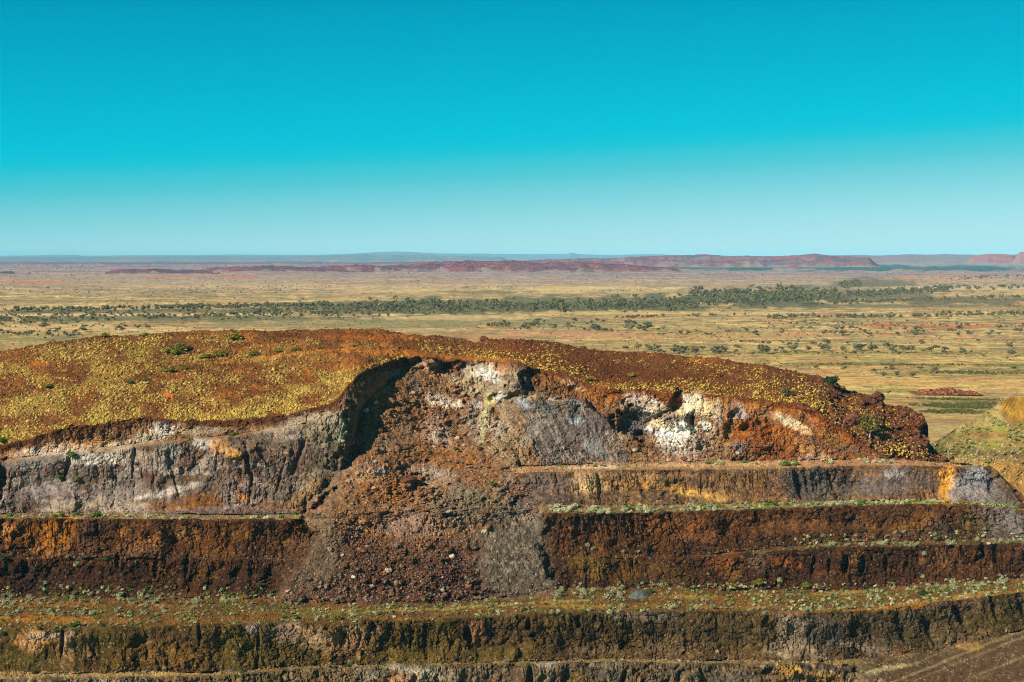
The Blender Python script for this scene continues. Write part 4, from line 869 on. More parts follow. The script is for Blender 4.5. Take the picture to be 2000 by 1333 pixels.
dn = fbm(DX / 24, DY / 14, 631, 4); dn2 = fbm(DX / 50, DY / 12, 635, 4); dn3 = fbm(DX / 7, DY / 6, 639, 3)
DC[:] = A(166, 132, 76)
dfill(ss(0, 0.5, dn), A(132, 100, 56), .8); dfill(ss(0.1, 0.5, dn2), A(170, 146, 86), .7); dfill(ss(0.1, 0.6, dn3), A(116, 90, 50), .5)
dfill(ss(1948, 1962, DX - 0.5 * (DY - 790)) * ss(828, 816, DY), A(176, 130, 44), .95)
dfill((1 - ss(0.0, 0.5, fur)) * ss(1948, 1962, DX - 0.5 * (DY - 790)) * ss(828, 816, DY), A(150, 108, 40), .4)
dfill(ss(1955, 1940, DX - 0.5 * (DY - 790)) * ss(850, 830, DY), A(184, 164, 98), .6)
dfill(ss(900, 915, DY) * ss(1900, 1940, DX), A(170, 128, 62), .9)
dfill((1 - ss(0, 0.5, fur2)) * ss(905, 915, DY) * ss(1925, 1945, DX), A(140, 104, 50), .4)
dfill(ss(0.1, 0.5, fbm(DX / 30, DY / 8, 645, 3)) * ss(832, 845, DY + 0.1 * (DX - 1900)) * ss(900, 870, DY), A(128, 130, 50), .7)
dfill(np.exp(-((DY - 885 - 0.02 * (DX - 1900)) / 7) ** 2), A(100, 88, 58), .7)
dfill(((fcr > 0.55) & (fd1 < 0.3)) * ss(850, 870, DY) * 1.0, A(206, 192, 160), .7)
di = np.arange(DX.size).reshape(DX.shape)
dq = np.stack([di[:-1, :-1], di[1:, :-1], di[1:, 1:], di[:-1, 1:]], -1).reshape(-1, 4)
DC *= (1 + 0.22 * dn3 + 0.15 * dn)[..., None]
DC = np.clip(DC * 1.12, 0.01, 0.8)
# its far side
dc0 = DP[0].astype(float); bk = []
for s, dz in [(120, 30), (50, 12), (15, 2.5), (4, 0.3)]:
    q = dc0.copy(); q[:, 0] *= (q[:, 1] + s) / q[:, 1]; q[:, 1] += s; q[:, 2] -= dz; bk.append(q)
DPB = np.concatenate([np.array(bk), DP], 0); DCB = np.concatenate([np.repeat(DC[:1], 4, 0), DC], 0)
di = np.arange(DPB.shape[0] * DPB.shape[1]).reshape(DPB.shape[:2])
dq = np.stack([di[:-1, :-1], di[1:, :-1], di[1:, 1:], di[:-1, 1:]], -1).reshape(-1, 4)
add_obj('spoil_heap', build_mesh('spoil_heap', DPB.reshape(-1, 3), dq, DCB.reshape(-1, 3), M_soil), 'tan furrowed spoil heap with green scrub beyond the end of the pit wall', 'spoil heap', 'structure')


def dump_at(x, y):
    i = int(np.clip(round((x - dx[0]) / 1.25), 0, len(dx) - 1)); j = int(np.clip(np.searchsorted(DY[:, i], y), 0, ny - 1))
    return DP[j, i].astype(float)


# ------------------------------------------------------------------ plants and stones: templates
def leaf_cloud(n, size, seed, shape=(1, 1, 0.8), z0=0.0, flat=0.0, core=True, cols=None, lobes=1, spread=0.5, thick=0.45):
    """a bush: many small leaf faces in lumps round a dark twiggy core; unit radius"""
    r = np.random.default_rng(seed)
    cen = np.zeros((lobes, 3)); rad = np.ones(lobes)
    if lobes > 1:
        a = r.uniform(0, 2 * np.pi, lobes); q = spread * np.sqrt(r.uniform(0.15, 1, lobes))
        cen = np.stack([q * np.cos(a), q * np.sin(a), r.uniform(-0.25, 0.35, lobes)], -1); rad = r.uniform(0.45, 0.7, lobes)
    k = r.integers(0, lobes, n)
    d = r.normal(size=(n, 3)); d /= np.linalg.norm(d, axis=1)[:, None]
    rr = 1 - thick * r.random(n) ** 1.5
    p = cen[k] + d * (rad[k] * rr)[:, None]
    p[:, 2] = np.where(p[:, 2] < -0.55, -p[:, 2] * 0.8, p[:, 2])
    p = p * np.array(shape)
    p[:, 2] += z0
    nrm = d + 0.9 * r.normal(size=(n, 3)); nrm /= np.linalg.norm(nrm, axis=1)[:, None]
    u = np.cross(nrm, r.normal(size=(n, 3))); u /= np.linalg.norm(u, axis=1)[:, None]; v = np.cross(nrm, u)
    s = size * r.uniform(0.6, 1.4, n)[:, None]
    V = np.stack([p - u * s * 0.6, p + u * s * 0.6, p + v * s * 1.1], 1).reshape(-1, 3)
    F = np.arange(3 * n).reshape(-1, 3)
    c = cols[r.integers(0, len(cols), n)] * r.uniform(0.75, 1.25, n)[:, None]
    Cc = np.repeat(c, 3, 0)
    return V, F, Cc


def ico(sub):
    import bmesh
    bm = bmesh.new(); bmesh.ops.create_icosphere(bm, subdivisions=sub, radius=1.0)
    V = np.array([v.co[:] for v in bm.verts]); F = np.array([[v.index for v in f.verts] for f in bm.faces]); bm.free()
    return V, F


I1 = ico(1); I2 = ico(2); I3 = ico(3)


def rock(seed, sub=2, flat=0.75):
    r = np.random.default_rng(seed)
    V, F = (I1, I2, I3)[sub - 1]
    V = V.copy()
    for _ in range(9):                                   # plane cuts make it angular
        n = r.normal(size=3); n /= np.linalg.norm(n); h = r.uniform(0.55, 0.85)
        e = V @ n - h
        V -= np.outer(np.maximum(e, 0), n)
    V += 0.07 * r.normal(size=V.shape)
    V *= np.array([1.1, 0.9, flat]) * r.uniform(0.85, 1.15, 3)
    return V, F


def tube(p0, p1, r0, r1, n=5):
    p0 = np.array(p0, float); p1 = np.array(p1, float); d = p1 - p0; d /= np.linalg.norm(d)
    u = np.cross(d, [0.3, 0.9, 0.1]); u /= np.linalg.norm(u); v = np.cross(d, u)
    a = np.arange(n) * 2 * np.pi / n
    ring = np.cos(a)[:, None] * u + np.sin(a)[:, None] * v
    V = np.concatenate([p0 + ring * r0, p1 + ring * r1]); F = []
    for i in range(n):
        j = (i + 1) % n
        F += [[i, j, n + j], [i, n + j, n + i]]
    return V, np.array(F)


def join(*parts):
    V, F, Cc, o = [], [], [], 0
    for v, f, c in parts:
        V.append(v); F.append(f + o); Cc.append(np.broadcast_to(c, v.shape)); o += len(v)
    return np.concatenate(V), np.concatenate(F), np.concatenate(Cc)


def bake(temps, pos, scl, rng_, squash=0.0, tint=None):
    """many copies of small templates as one mesh"""
    V, F, Cc, o = [], [], [], 0
    which = rng_.integers(0, len(temps), len(pos)); ang = rng_.uniform(0, 2 * np.pi, len(pos))
    for k, (tv, tf, tcol) in enumerate(temps):
        s = np.where(which == k)[0]
        if not len(s): continue
        ca, sa = np.cos(ang[s])[:, None], np.sin(ang[s])[:, None]
        sc_ = scl[s][:, None]
        X = (tv[None, :, 0] * ca - tv[None, :, 1] * sa) * sc_ + pos[s, 0][:, None]
        Y = (tv[None, :, 0] * sa + tv[None, :, 1] * ca) * sc_ + pos[s, 1][:, None]
        Z = tv[None, :, 2] * sc_ * (1 + squash * rng_.uniform(-1, 1, len(s)))[:, None] + pos[s, 2][:, None]
        V.append(np.stack([X, Y, Z], -1).reshape(-1, 3))
        F.append((tf[None] + (np.arange(len(s)) * len(tv))[:, None, None] + o).reshape(-1, 3)); o += len(s) * len(tv)
        c = np.broadcast_to(tcol[None], (len(s),) + tv.shape).copy()
        if tint is not None: c = c * tint[s][:, None, :]
        Cc.append(c.reshape(-1, 3))
    return np.concatenate(V), np.concatenate(F), np.concatenate(Cc)


# ---- spinifex
def tussock(seed):
    r = np.random.default_rng(seed)
    n = 18
    a = r.uniform(0, 2 * np.pi, n); el = r.uniform(0.25, 1.5, n)
    tip = np.stack([np.cos(a) * np.cos(el), np.sin(a) * np.cos(el), np.sin(el) * 0.85], -1) * r.uniform(0.75, 1.15, n)[:, None]
    base = tip * np.array([0.35, 0.35, 0.1]); side = np.stack([-np.sin(a), np.cos(a), 0 * a], -1) * r.uniform(0.12, 0.24, n)[:, None]
    V = np.stack([base - side, base + side, tip], 1).reshape(-1, 3); F = np.arange(3 * n).reshape(-1, 3)
    c = np.repeat(np.ones((n, 3)) * r.uniform(0.75, 1.25, n)[:, None], 3, 0)
    cv, cf = I1; cv = cv * np.array([0.72, 0.72, 0.55]) * (1 + 0.18 * r.normal(size=(len(cv), 1)))
    return join((V, F, c), (cv, cf, np.ones(3) * 0.85))


TUS = [tussock(900 + i) for i in range(8)]
NT = 165000
tx = rng.uniform(-165, 1850, NT); ty_ = rng.uniform(640, 915, NT)
c0 = np.interp(tx, XS, yc[0]); c1_ = np.interp(tx, XS, yc[1])
ok = (ty_ > c0 + 0.5) & (ty_ < c1_ - 2)
tx, ty_, c0, c1_ = tx[ok], ty_[ok], c0[ok], c1_[ok]
cl = fbm(tx / 38, ty_ / 20, 701, 4); cl2 = fbm(tx / 90, ty_ / 40, 705, 3)
dens = np.where(tx < 880, 0.80 + 0.95 * cl + 0.35 * cl2, 0.16 + 0.36 * cl)
dens *= np.where(tx < 880, ss(-6, 30, ty_ - c0) * 0.75 + 0.25, 1)
dens *= 0.35 + 0.65 * np.where(tx < 900, np.clip(ss(520, 420, tx) + ss(712, 735, ty_) + 0.35, 0, 1), 1)


def gau(cx, cy, rx, ry, rot=0):
    a = R(rot); u = ((tx - cx) * math.cos(a) + (ty_ - cy) * math.sin(a)) / rx; v = (-(tx - cx) * math.sin(a) + (ty_ - cy) * math.cos(a)) / ry
    return np.exp(-(u * u + v * v))


for g in [(760, 690, 170, 5, 3, -1.0), (560, 694, 130, 4, -6, -0.6), (950, 703, 80, 4, 2, -1.2), (700, 662, 110, 9, 2, -0.6), (330, 778, 18, 10, 30, -0.7), (345, 740, 50, 10, 0, -0.5), (150, 775, 60, 12, -20, -0.45), (690, 712, 50, 12, -15, -0.6), (630, 705, 80, 8, 0, -0.4), (240, 700, 60, 9, 0, -0.35),
          (935, 680, 70, 9, 30, 1.5), (880, 660, 40, 6, 10, 1.2), (1010, 700, 40, 7, 20, 1.2), (950, 697, 50, 4, 8, 0.9), (1110, 725, 40, 9, 15, 0.8), (1210, 704, 26, 7, 0, 0.8), (1300, 757, 130, 8, 3, 1.3), (1440, 765, 90, 9, 4, 1.4), (1530, 775, 50, 9, 10, 1.3), (1500, 745, 60, 10, 10, 0.8), (1400, 712, 90, 6, 8, 0.6), (1590, 755, 30, 12, 20, 0.6), (1650, 800, 40, 22, 30, 0.9), (1700, 840, 40, 26, 30, 0.8), (1740, 870, 40, 18, 20, 0.9), (1790, 890, 30, 8, 10, 0.9), (1560, 732, 20, 6, 20, 0.7),
          (1250, 728, 120, 10, 5, -0.3), (1780, 800, 30, 12, 0, -0.3), (1790, 845, 18, 26, 0, -0.4), (1610, 770, 20, 10, 20, -0.3)]:
    dens += g[5] * gau(*g[:5])
keep = rng.random(len(tx)) < np.clip(dens, 0.02, 0.95) * np.where(tx < 880, 0.50, 0.5)
tx, ty_, cl, cl2, c1_ = tx[keep], ty_[keep], cl[keep], cl2[keep], c1_[keep]
sp_ = rng.random(len(tx)) < 0.45
ax_ = tx[sp_] + rng.normal(0, 4.5, sp_.sum()); ay_ = ty_[sp_] + rng.normal(0, 1.6, sp_.sum())
g_ = (ay_ > np.interp(ax_, XS, yc[0]) + 1) & (ay_ < np.interp(ax_, XS, yc[1]) - 2)
pick = np.where(sp_)[0][g_]
tx = np.concatenate([tx, ax_[g_]]); ty_ = np.concatenate([ty_, ay_[g_]]); cl = np.concatenate([cl, cl[pick]]); cl2 = np.concatenate([cl2, cl2[pick]]); c1_ = np.concatenate([c1_, c1_[pick]])
tp = surf(tx, ty_); n = len(tx)
ts = (0.18 + 0.46 * rng.random(n) ** 1.7) * np.where(rng.random(n) < 0.07, 1.5, 1.0) * (0.85 + 0.25 * np.clip(cl, -1, 1)) * np.where(tx > 900, 0.85, 1.0) * ss(0, 30, ty_ - np.interp(tx, XS, yc[0]) + 18)
tp[:, 2] -= 0.05
SPA = np.array([A(216, 182, 98), A(206, 168, 96), A(222, 194, 86), A(186, 148, 82), A(196, 168, 80)]) * 1.45
tint = SPA[rng.integers(0, 5, n)] * rng.uniform(0.62, 1.15, n)[:, None]
olv = (ss(0.05, 0.5, fbm(tx / 45, ty_ / 16, 709, 3)) * 0.5)[:, None]
tint = tint * (1 - olv) + olv * 1.4 * A(164, 150, 66) * rng.uniform(0.8, 1.2, n)[:, None]
viv = np.clip(0.7 * ss(40, 10, c1_ - ty_) + 0.6 * (tx > 900), 0, 1)[:, None]
tint = tint * (1 - 0.5 * viv) + 0.5 * viv * 1.4 * A(216, 186, 76) * rng.uniform(0.8, 1.15, n)[:, None]
V, F, Cc = bake(TUS, tp, ts, rng, 0.2, tint)
add_obj('spinifex_grass', build_mesh('spinifex_grass', V, F, Cc, M_leaf), 'yellow spinifex tussocks dotting the red hill', 'grass', 'stuff')

# ---- rubble
ST = [rock(30 + i, 1, 0.8) + (np.ones(3),) for i in range(8)]
NS = 26000
sx = rng.uniform(540, 1090, NS); sy = rng.uniform(715, 1178, NS)
j, i = row_at(sx, sy)
msl = m_slide[j, i]; dn_ = rub[j, i]
k1 = (msl > 0.5) & (rng.random(NS) < 0.25 + 0.6 * dn_)
ex_x = rng.uniform(1200, 1620, 5000); ex_y = rng.uniform(850, 900, 5000)
je, ie = row_at(ex_x, ex_y); k2 = (SEG[je, ie] == 1) & (rng.random(5000) < 0.5)
fx_ = rng.uniform(-100, 2050, 9000); kk = rng.choice([3, 5, 7, 9, 11], 9000); fy_ = np.array([np.interp(a, XS, yc[b + 1]) for a, b in zip(fx_, kk)]) - np.abs(rng.normal(0, 7, 9000)) + 2
tox = rng.uniform(560, 940, 900); toy = 1172 - np.abs(rng.normal(0, 26, 900))
sx = np.concatenate([sx[k1], tox, ex_x[k2], fx_]); sy = np.concatenate([sy[k1], toy, ex_y[k2], fy_])
j, i = row_at(sx, sy)
sp = P[j, i].astype(float); n = len(sx)
ssz = 0.10 + 0.22 * rng.random(n) ** 2.5 + 0.16 * (rng.random(n) < 0.08) + 0.28 * (rng.random(n) < 0.012)
ssz[k1.sum():k1.sum() + 900] *= 1.7
bc = COL[j, i]
kx = rng.uniform(1545, 1850, 5000); ky = rng.uniform(720, 910, 5000)
jk, ik = row_at(kx, ky); kk2 = (SEG[jk, ik] == 0) & (ky > np.interp(kx, XS, yc[0]) + 1) & (ky < np.interp(kx, XS, yc[1]) - 1) & (fbm(kx / 26, ky / 16, 861, 3) > -0.1 + 0.5 * ss(1640, 1560, kx))
kp = P[jk[kk2], ik[kk2]].astype(float); kc = np.array([A(108, 66, 48), A(88, 54, 42), A(130, 84, 58)])[rng.integers(0, 3, kk2.sum())]
V, F, Cc = bake([rock(50 + i, 2, 0.75) + (np.ones(3),) for i in range(8)], kp, 0.2 + 0.6 * rng.random(kk2.sum()) ** 2.2, rng, 0.2, kc)
add_obj('rubble', build_mesh('rubble', V, F, Cc, M_rock), 'dark red broken rock covering the craggy end of the ridge', 'rubble', 'stuff')
STC = np.array([A(170, 126, 90), A(150, 82, 46), A(120, 62, 38), A(196, 176, 150), A(132, 112, 96)])
tint = 0.55 * bc + 0.45 * STC[rng.integers(0, 5, n)]
V, F, Cc = bake(ST, sp, ssz, rng, 0.2, tint)
add_obj('rubble', build_mesh('rubble', V, F, Cc, M_rock), 'loose broken stones strewn over the landslide and face toes', 'rubble', 'stuff')

# ---- boulders one can pick out
BR_ = []
for q in range(8):
    v, f = rock(70 + q, 3, 0.8)
    c0_ = [A(142, 90, 56), A(116, 72, 48), A(156, 102, 60), A(172, 142, 110), A(136, 112, 92), A(104, 64, 46), A(188, 168, 140), A(140, 94, 62)][q]
    BR_.append(build_mesh('boulder', v, f, np.broadcast_to(c0_, v.shape), M_stone))


def boulder(x, y, s, mesh, label, group=None):
    p = surf(x, y)[0]
    o = add_obj('boulder', BR_[mesh], label, 'boulder', 'thing', group)
    o.location = (p[0], p[1] - 0.2 * s, p[2] + 0.25 * s); o.scale = (s, s, s)
    o.rotation_euler = (rng.uniform(-.4, .4), rng.uniform(-.4, .4), rng.uniform(0, 6.28))
    return o


boulder(797, 940, 1.9, 5, 'largest dark rust boulder in the middle of the landslide')
boulder(818, 944, 1.1, 0, 'rust boulder resting against the largest one on the landslide')
boulder(762, 785, 1.5, 7, 'brown boulder perched just outside the alcove shadow')
boulder(776, 1002, 1.3, 2, 'flat orange slab of rock below the middle of the landslide')
boulder(645, 1074, 0.9, 3, 'pale pink stone on the grey scree beside the slide')
boulder(1306, 900, 0.7, 6, 'whitish stone at the foot of the white cliff rubble')
boulder(1441, 885, 0.7, 6, 'small pale boulder below the rusty orange rubble')
boulder(562, 1157, 0.8, 3, 'pinkish stone at the edge of the slide toe above the wide bench')
boulder(1665, 822, 2.6, 5, 'large red boulder jutting from the spinifex at the ridge end')
boulder(1715, 776, 1.8, 5, 'dark red crag block on the skyline of the ridge end')
boulder(1140, 667, 1.2, 5, 'dark boulder on the crest of the red ridge')
boulder(946, 665, 1.5, 5, 'black red boulder where the two hill crests meet')
ZON = [((690, 980), (740, 850), 46, 'brown boulder in the upper chute of the landslide', 'boulders of the upper landslide'),
       ((660, 1010), (850, 960), 70, 'rusty boulder among the rubble in the middle of the landslide', 'boulders of the middle landslide'),
       ((560, 1060), (1000, 1168), 60, 'purplish brown boulder in the lower fan of the landslide', 'boulders of the lower landslide'),
       ((1230, 1480), (860, 900), 26, 'orange brown boulder in the rubble under the white cliff', 'boulders under the white cliff')]
for (xa, xb), (ya, yb), cnt, lab, grp in ZON:
    k = 0
    while k < cnt:
        x, y = rng.uniform(xa, xb), rng.uniform(ya, yb)
        j, i = row_at(np.array([x]), np.array([y]))
        if grp[:16] != 'boulders under t' and m_slide[j[0], i[0]] < 0.8: continue
        if smooth_sl[j[0], i[0]] > 0.4: continue
        boulder(x, y, 0.32 + 0.6 * rng.random() ** 2, int(rng.integers(0, 8)), lab, grp); k += 1

# ---- shrubs
GRYS = 1.25 * np.array([A(168, 168, 124), A(150, 152, 112), A(184, 178, 136), A(132, 134, 92), A(166, 158, 104)])
PALE = 1.45 * np.array([A(196, 194, 152), A(180, 180, 138), A(206, 202, 166), A(156, 156, 112), A(190, 182, 128)])
GREN = 1.2 * np.array([A(104, 128, 36), A(86, 112, 30), A(122, 144, 44), A(70, 92, 28)])
DGRN = 1.15 * np.array([A(58, 82, 26), A(48, 70, 24), A(74, 96, 34)])
OLIV = 1.25 * np.array([A(132, 126, 44), A(116, 112, 40), A(150, 140, 54)])


def shrub_mesh(seed, cols, shape, lobes, n=260, size=0.17):
    v, f, c = leaf_cloud(n, size, seed, shape, z0=0.42, cols=cols, lobes=lobes)
    cv, cf = I2
    cv = cv * np.array([0.62, 0.62, 0.5]) * np.array(shape) + np.array([0, 0, 0.32])
    parts = [(v, f, c), (cv, cf, cols.mean(0) * 0.55)]
    r = np.random.default_rng(seed)
    for k in range(4):
        a = r.uniform(0, 6.28)
        tv, tf = tube((0, 0, -0.35), (0.4 * math.cos(a), 0.4 * math.sin(a), 0.5), 0.05, 0.02, 4)
        parts.append((tv, tf, A(96, 80, 60)))
    return build_mesh('shrub', *join(*parts), M_leafr)


def raw_shrub(seed, cols, shape, lobes, n, size):
    v, f, c = leaf_cloud(n, size, seed, shape, z0=0.4, cols=cols, lobes=lobes)
    cv, cf = I1
    cv = cv * np.array([0.6, 0.6, 0.48]) * np.array(shape) + np.array([0, 0, 0.3])
    return join((v, f, c), (cv, cf, cols.mean(0) * 0.6))


M_pale = [shrub_mesh(1000 + q, PALE, (1, 1, 0.8), 4 + q % 3) for q in range(6)]
M_grey = [shrub_mesh(1050 + q, GRYS, (1, 1, 0.8), 4 + q % 3) for q in range(5)]
M_green = [shrub_mesh(1100 + q, GREN, (1, 1, 0.75), 3 + q % 3) for q in range(5)]
M_dark = [shrub_mesh(1200 + q, DGRN, (1, 1, 0.9), 3) for q in range(4)]
M_oliv = [shrub_mesh(1300 + q, OLIV, (1, 1, 0.6), 4) for q in range(3)]


def shrub(x, y, wpx, meshes, label, group=None, name='saltbush', sq=1.0, p=None):
    p = surf(x, y)[0] if p is None else p
    s = wpx * p[1] / FOC * 0.5
    o = add_obj(name, meshes[int(rng.integers(0, len(meshes)))], label, 'bush' if name == 'bush' else 'shrub', 'thing', group)
    o.location = (p[0], p[1] - 0.3 * s, p[2] - 0.06 * s); o.scale = (s, s, s * sq * rng.uniform(0.85, 1.15)); o.rotation_euler = (0, 0, rng.uniform(0, 6.28))
    return o


SINGLE = [
    (209, 1092, 21, 'd', 'round dark green bush high on the dark brown face, biggest there'),
    (8, 1092, 18, 'd', 'dark green bush on the brown face at the left edge of the picture'),
    (90, 1156, 12, 'd', 'dark green bush low on the brown face above the wide bench'),
    (230, 1160, 11, 'd', 'small dark bush at the brown face toe, alone between shrub clumps'),
    (283, 1158, 9, 'd', 'smaller of two adjoining dark bushes at the brown face toe'),
    (294, 1160, 11, 'd', 'larger of two adjoining dark bushes at the brown face toe'),
    (511, 1158, 15, 'd', 'dark green bush beside the grey scree left of the slide toe'),
    (508, 1144, 13, 'd', 'brownish dark bush just above another beside the grey scree'),
    (132, 1170, 15, 'g', 'green bush in the pale shrub clump under the brown face'),
    (148, 1160, 13, 'g', 'green bush standing highest in the pale clump under the brown face'),
    (303, 1176, 13, 'g', 'green bush between pale shrubs at the back of the wide bench'),
    (260, 1178, 12, 'd', 'dark green low bush at the back of the wide bench'),
    (480, 1170, 24, 'o', 'wide olive bush at the back of the wide bench near the slide'),
    (652, 1208, 26, 'o', 'wide yellow green bush near the front edge of the wide bench'),
    (575, 1208, 20, 'g', 'low green bush on the wide bench beside the yellow green one'),
    (556, 1207, 12, 'd', 'dark bush on the wide bench next to the low green one'),
    (146, 1224, 22, 'd', 'dark green bush on the bench lip above the olive face'),
    (125, 1227, 14, 'd', 'small dark bush beside the one on the bench lip'),
    (78, 1228, 14, 'd', 'dark low bush on the bench lip above the tan patch'),
    (200, 1223, 12, 'd', 'dark tuft on the bench lip above the olive gullies'),
    (8, 1238, 14, 'd', 'dark bush on the bench lip at the left edge of the picture'),
    (67, 1314, 15, 'd', 'dark green bush at the foot of the olive face near the tan patch'),
    (402, 1311, 15, 'd', 'dark bush at the olive face foot on the pale lower bench'),
    (475, 1312, 15, 'd', 'low green bush on the pale lower bench'),
    (645, 1304, 10, 'd', 'leftmost of three dark bushes at the grey boulder pile foot'),
    (655, 1304, 10, 'd', 'middle one of three dark bushes at the grey boulder pile foot'),
    (680, 1302, 17, 'd', 'biggest of three dark bushes at the grey boulder pile foot'),
    (535, 1324, 16, 'd', 'dark bush hanging over the lowest rock face'),
    (20, 1009, 18, 'g', 'green bush on the narrow bench near the left edge of the picture'),
    (108, 1009, 15, 'g', 'left one of a row of green bushes on the narrow bench'),
    (122, 1009, 15, 'g', 'green bush joined to another on the narrow bench'),
    (150, 1006, 16, 'g', 'bright green bush on the narrow bench beside a pale one'),
    (186, 1008, 24, 'g', 'widest green bush on the narrow bench under the grey face'),
    (549, 1011, 13, 'g', 'green bush on the narrow bench near the slide'),
    (577, 1005, 14, 'g', 'upright green bush on the narrow bench touching the slide'),
    (320, 1004, 9, 'g', 'tiny green bush at the foot of the grey face'),
    (118, 933, 15, 'g', 'green bush growing on the grey face, left of its pair'),
    (151, 938, 13, 'g', 'green bush growing on the grey face, right of its pair'),
    (142, 890, 22, 'g', 'flat green bush on the pale ledge above the grey face'),
    (180, 884, 9, 'g', 'tiny green bush on the pale ledge beside the flat one'),
    (220, 856, 14, 'g', 'green bush on the tan face below the spinifex'),
    (457, 851, 20, 'g', 'yellow green bush on the tan face above the grey gullies'),
    (371, 860, 16, 'o', 'ochre bush on the tan face above the grey gullies'),
    (551, 873, 8, 'g', 'tiny green bush on the grey face toward the slide'),
    (964, 948, 19, 'g', 'round green bush alone on the landslide rubble'),
    (890, 877, 11, 'g', 'green bush on the upper landslide beside the pale streaks'),
    (899, 811, 8, 'g', 'small green bush high in the landslide chute'),
    (1052, 778, 11, 'o', 'olive bush on the shelf above the grey slab'),
    (1095, 908, 11, 'g', 'green bush at the foot of the grey slab'),
    (1161, 911, 10, 'g', 'left of two little green bushes below the grey slab'),
    (1181, 911, 8, 'g', 'right of two little green bushes below the grey slab'),
    (1382, 905, 14, 'g', 'green bush on the bench road, beside smaller ones'),
    (1395, 906, 10, 'g', 'small green bush touching a larger one on the bench road'),
    (1451, 902, 14, 'g', 'rounded green bush on the bench road below the rusty rubble'),
    (1383, 871, 10, 'g', 'dark green bush in the rubble under the white cliff'),
    (1395, 873, 8, 'g', 'yellow green tuft in the rubble under the white cliff'),
    (1532, 909, 22, 'g', 'bright green patch of bush on the bench road'),
    (1552, 908, 18, 'g', 'bright green bush ending the green patch on the bench road'),
    (1083, 996, 17, 'g', 'green bush in front of pale shrubs where the bench meets the slide'),
    (1130, 990, 11, 'g', 'small green bush behind pale shrubs near the slide'),
    (1231, 996, 17, 'g', 'green bush on the shrubby bench below the cream streaks'),
    (1373, 992, 24, 'g', 'biggest bright green bush on the shrubby bench'),
    (1402, 990, 12, 'g', 'green bush next to the biggest bright one on the shrubby bench'),
    (1511, 988, 17, 'g', 'yellow green bush amid the green strip of the shrubby bench'),
    (1493, 980, 9, 'g', 'small green bush behind the green strip of the shrubby bench'),
    (1684, 984, 20, 'g', 'green bush on the shrubby bench below the grey banded face'),
    (1096, 1164, 14, 'd', 'dark green bush amid pale shrubs where the slide ends'),
    (1271, 1157, 18, 'd', 'dark green bush beside the blue grey gravel heap'),
    (1232, 1141, 10, 'd', 'small dark bush on the face toe above the gravel heap'),
    (1259, 1138, 13, 'd', 'dark bush at the brown face toe above the gravel heap'),
    (1357, 1151, 14, 'd', 'dark green bush at the brown face toe, alone'),
    (1482, 1140, 28, 'o', 'wide brown olive bush at the brown face toe'),
    (1576, 1146, 22, 'g', 'low bright green bush at the brown face toe'),
    (1026, 1193, 16, 'd', 'dark green bush near the lip of the wide bench, centre'),
    (1066, 1181, 10, 'd', 'small dark bush on the track of the wide bench'),
    (1800, 1160, 20, 'd', 'dark green bush on the wide bench among pale shrubs'),
    (355, 682, 44, 'o', 'large olive green bush on the top of the spinifex hill'),
    (330, 688, 26, 'o', 'olive bush to the left of the large one on the hill top'),
    (460, 662, 38, 'o', 'flat yellow green bush near the crest of the spinifex hill'),
    (345, 690, 30, 'g', 'green bush just below the large olive bush on the hill top'),
    (400, 697, 34, 'g', 'wide dark green bush beside the hill track'),
    (435, 692, 28, 'g', 'yellow green bush at the hill track bend'),
    (330, 728, 30, 'g', 'bright green bush low on the spinifex slope'),
    (362, 722, 26, 'o', 'yellow bush beside the bright green one on the spinifex slope'),
    (255, 749, 22, 'g', 'vivid green bush by pale stones on the spinifex slope'),
    (285, 745, 18, 'g', 'vivid green bush next to another on the spinifex slope'),
    (545, 685, 18, 'g', 'green bush at the left of the bush row along the hill track'),
    (575, 682, 22, 'g', 'dark green bush in the row along the hill track'),
    (497, 690, 24, 'g', 'low green bush left of the bush row on the hill track'),
    (666, 680, 12, 'o', 'yellow bush along the hill track near the crest'),
    (693, 676, 16, 'g', 'bright green bush along the hill track near the crest'),
    (625, 678, 16, 'g', 'green bush along the hill track behind the yellow one'),
    (95, 752, 24, 'o', 'olive bush in the spinifex on the left slope'),
    (5, 862, 18, 'g', 'green bush at the spinifex edge at the left of the picture'),
    (1150, 740, 22, 'o', 'dull olive bush on the ridge edge above the rusty slope'),
    (1235, 735, 20, 'o', 'olive bush on the ridge above the white cliff'),
    (1535, 762, 22, 'o', 'olive bush on the ridge near its rocky end'),
    (205, 656, 22, 'o', 'olive bush on the skyline of the spinifex hill, left of the others'),
    (283, 653, 20, 'o', 'olive bush on the skyline of the spinifex hill'),
    (390, 649, 12, 'o', 'small bush on the crest of the spinifex hill'),
    (560, 648, 14, 'o', 'small olive bush on the flat crest of the spinifex hill'),
]
KIND = {'d': M_dark, 'g': M_green, 'o': M_oliv}
for x, y, w, k, lab in SINGLE:
    shrub(x, y, w * (1.2 if y < 760 else 1.12), (M_oliv if (k == 'g' and y < 730 and x < 700) else KIND[k]), lab, name='bush', sq=0.62 if y < 760 else 0.8)

# pale saltbush along the benches: those that show largest as single shrubs
def line_pts(n, ca, cb, x0, x1, t0, t1, clump=0.5, w=(8, 15), ymax=None):
    out = []
    tries = 0
    while len(out) < n and tries < 40 * n:
        tries += 1
        x = rng.uniform(x0, x1)
        if fbm(np.array([x / 30.0]), np.array([ca * 7.3]), 801, 3)[0] < rng.uniform(-1, 1) * clump - 0.1: continue
        t = rng.uniform(t0, t1)
        y = np.interp(x, XS, yc[ca]) * (1 - t) + np.interp(x, XS, yc[cb]) * t
        j, i = row_at(np.array([x]), np.array([y]))
        if m_slide[j[0], i[0]] > 0.45: continue
        out.append((x, y, rng.uniform(*w)))
    return out


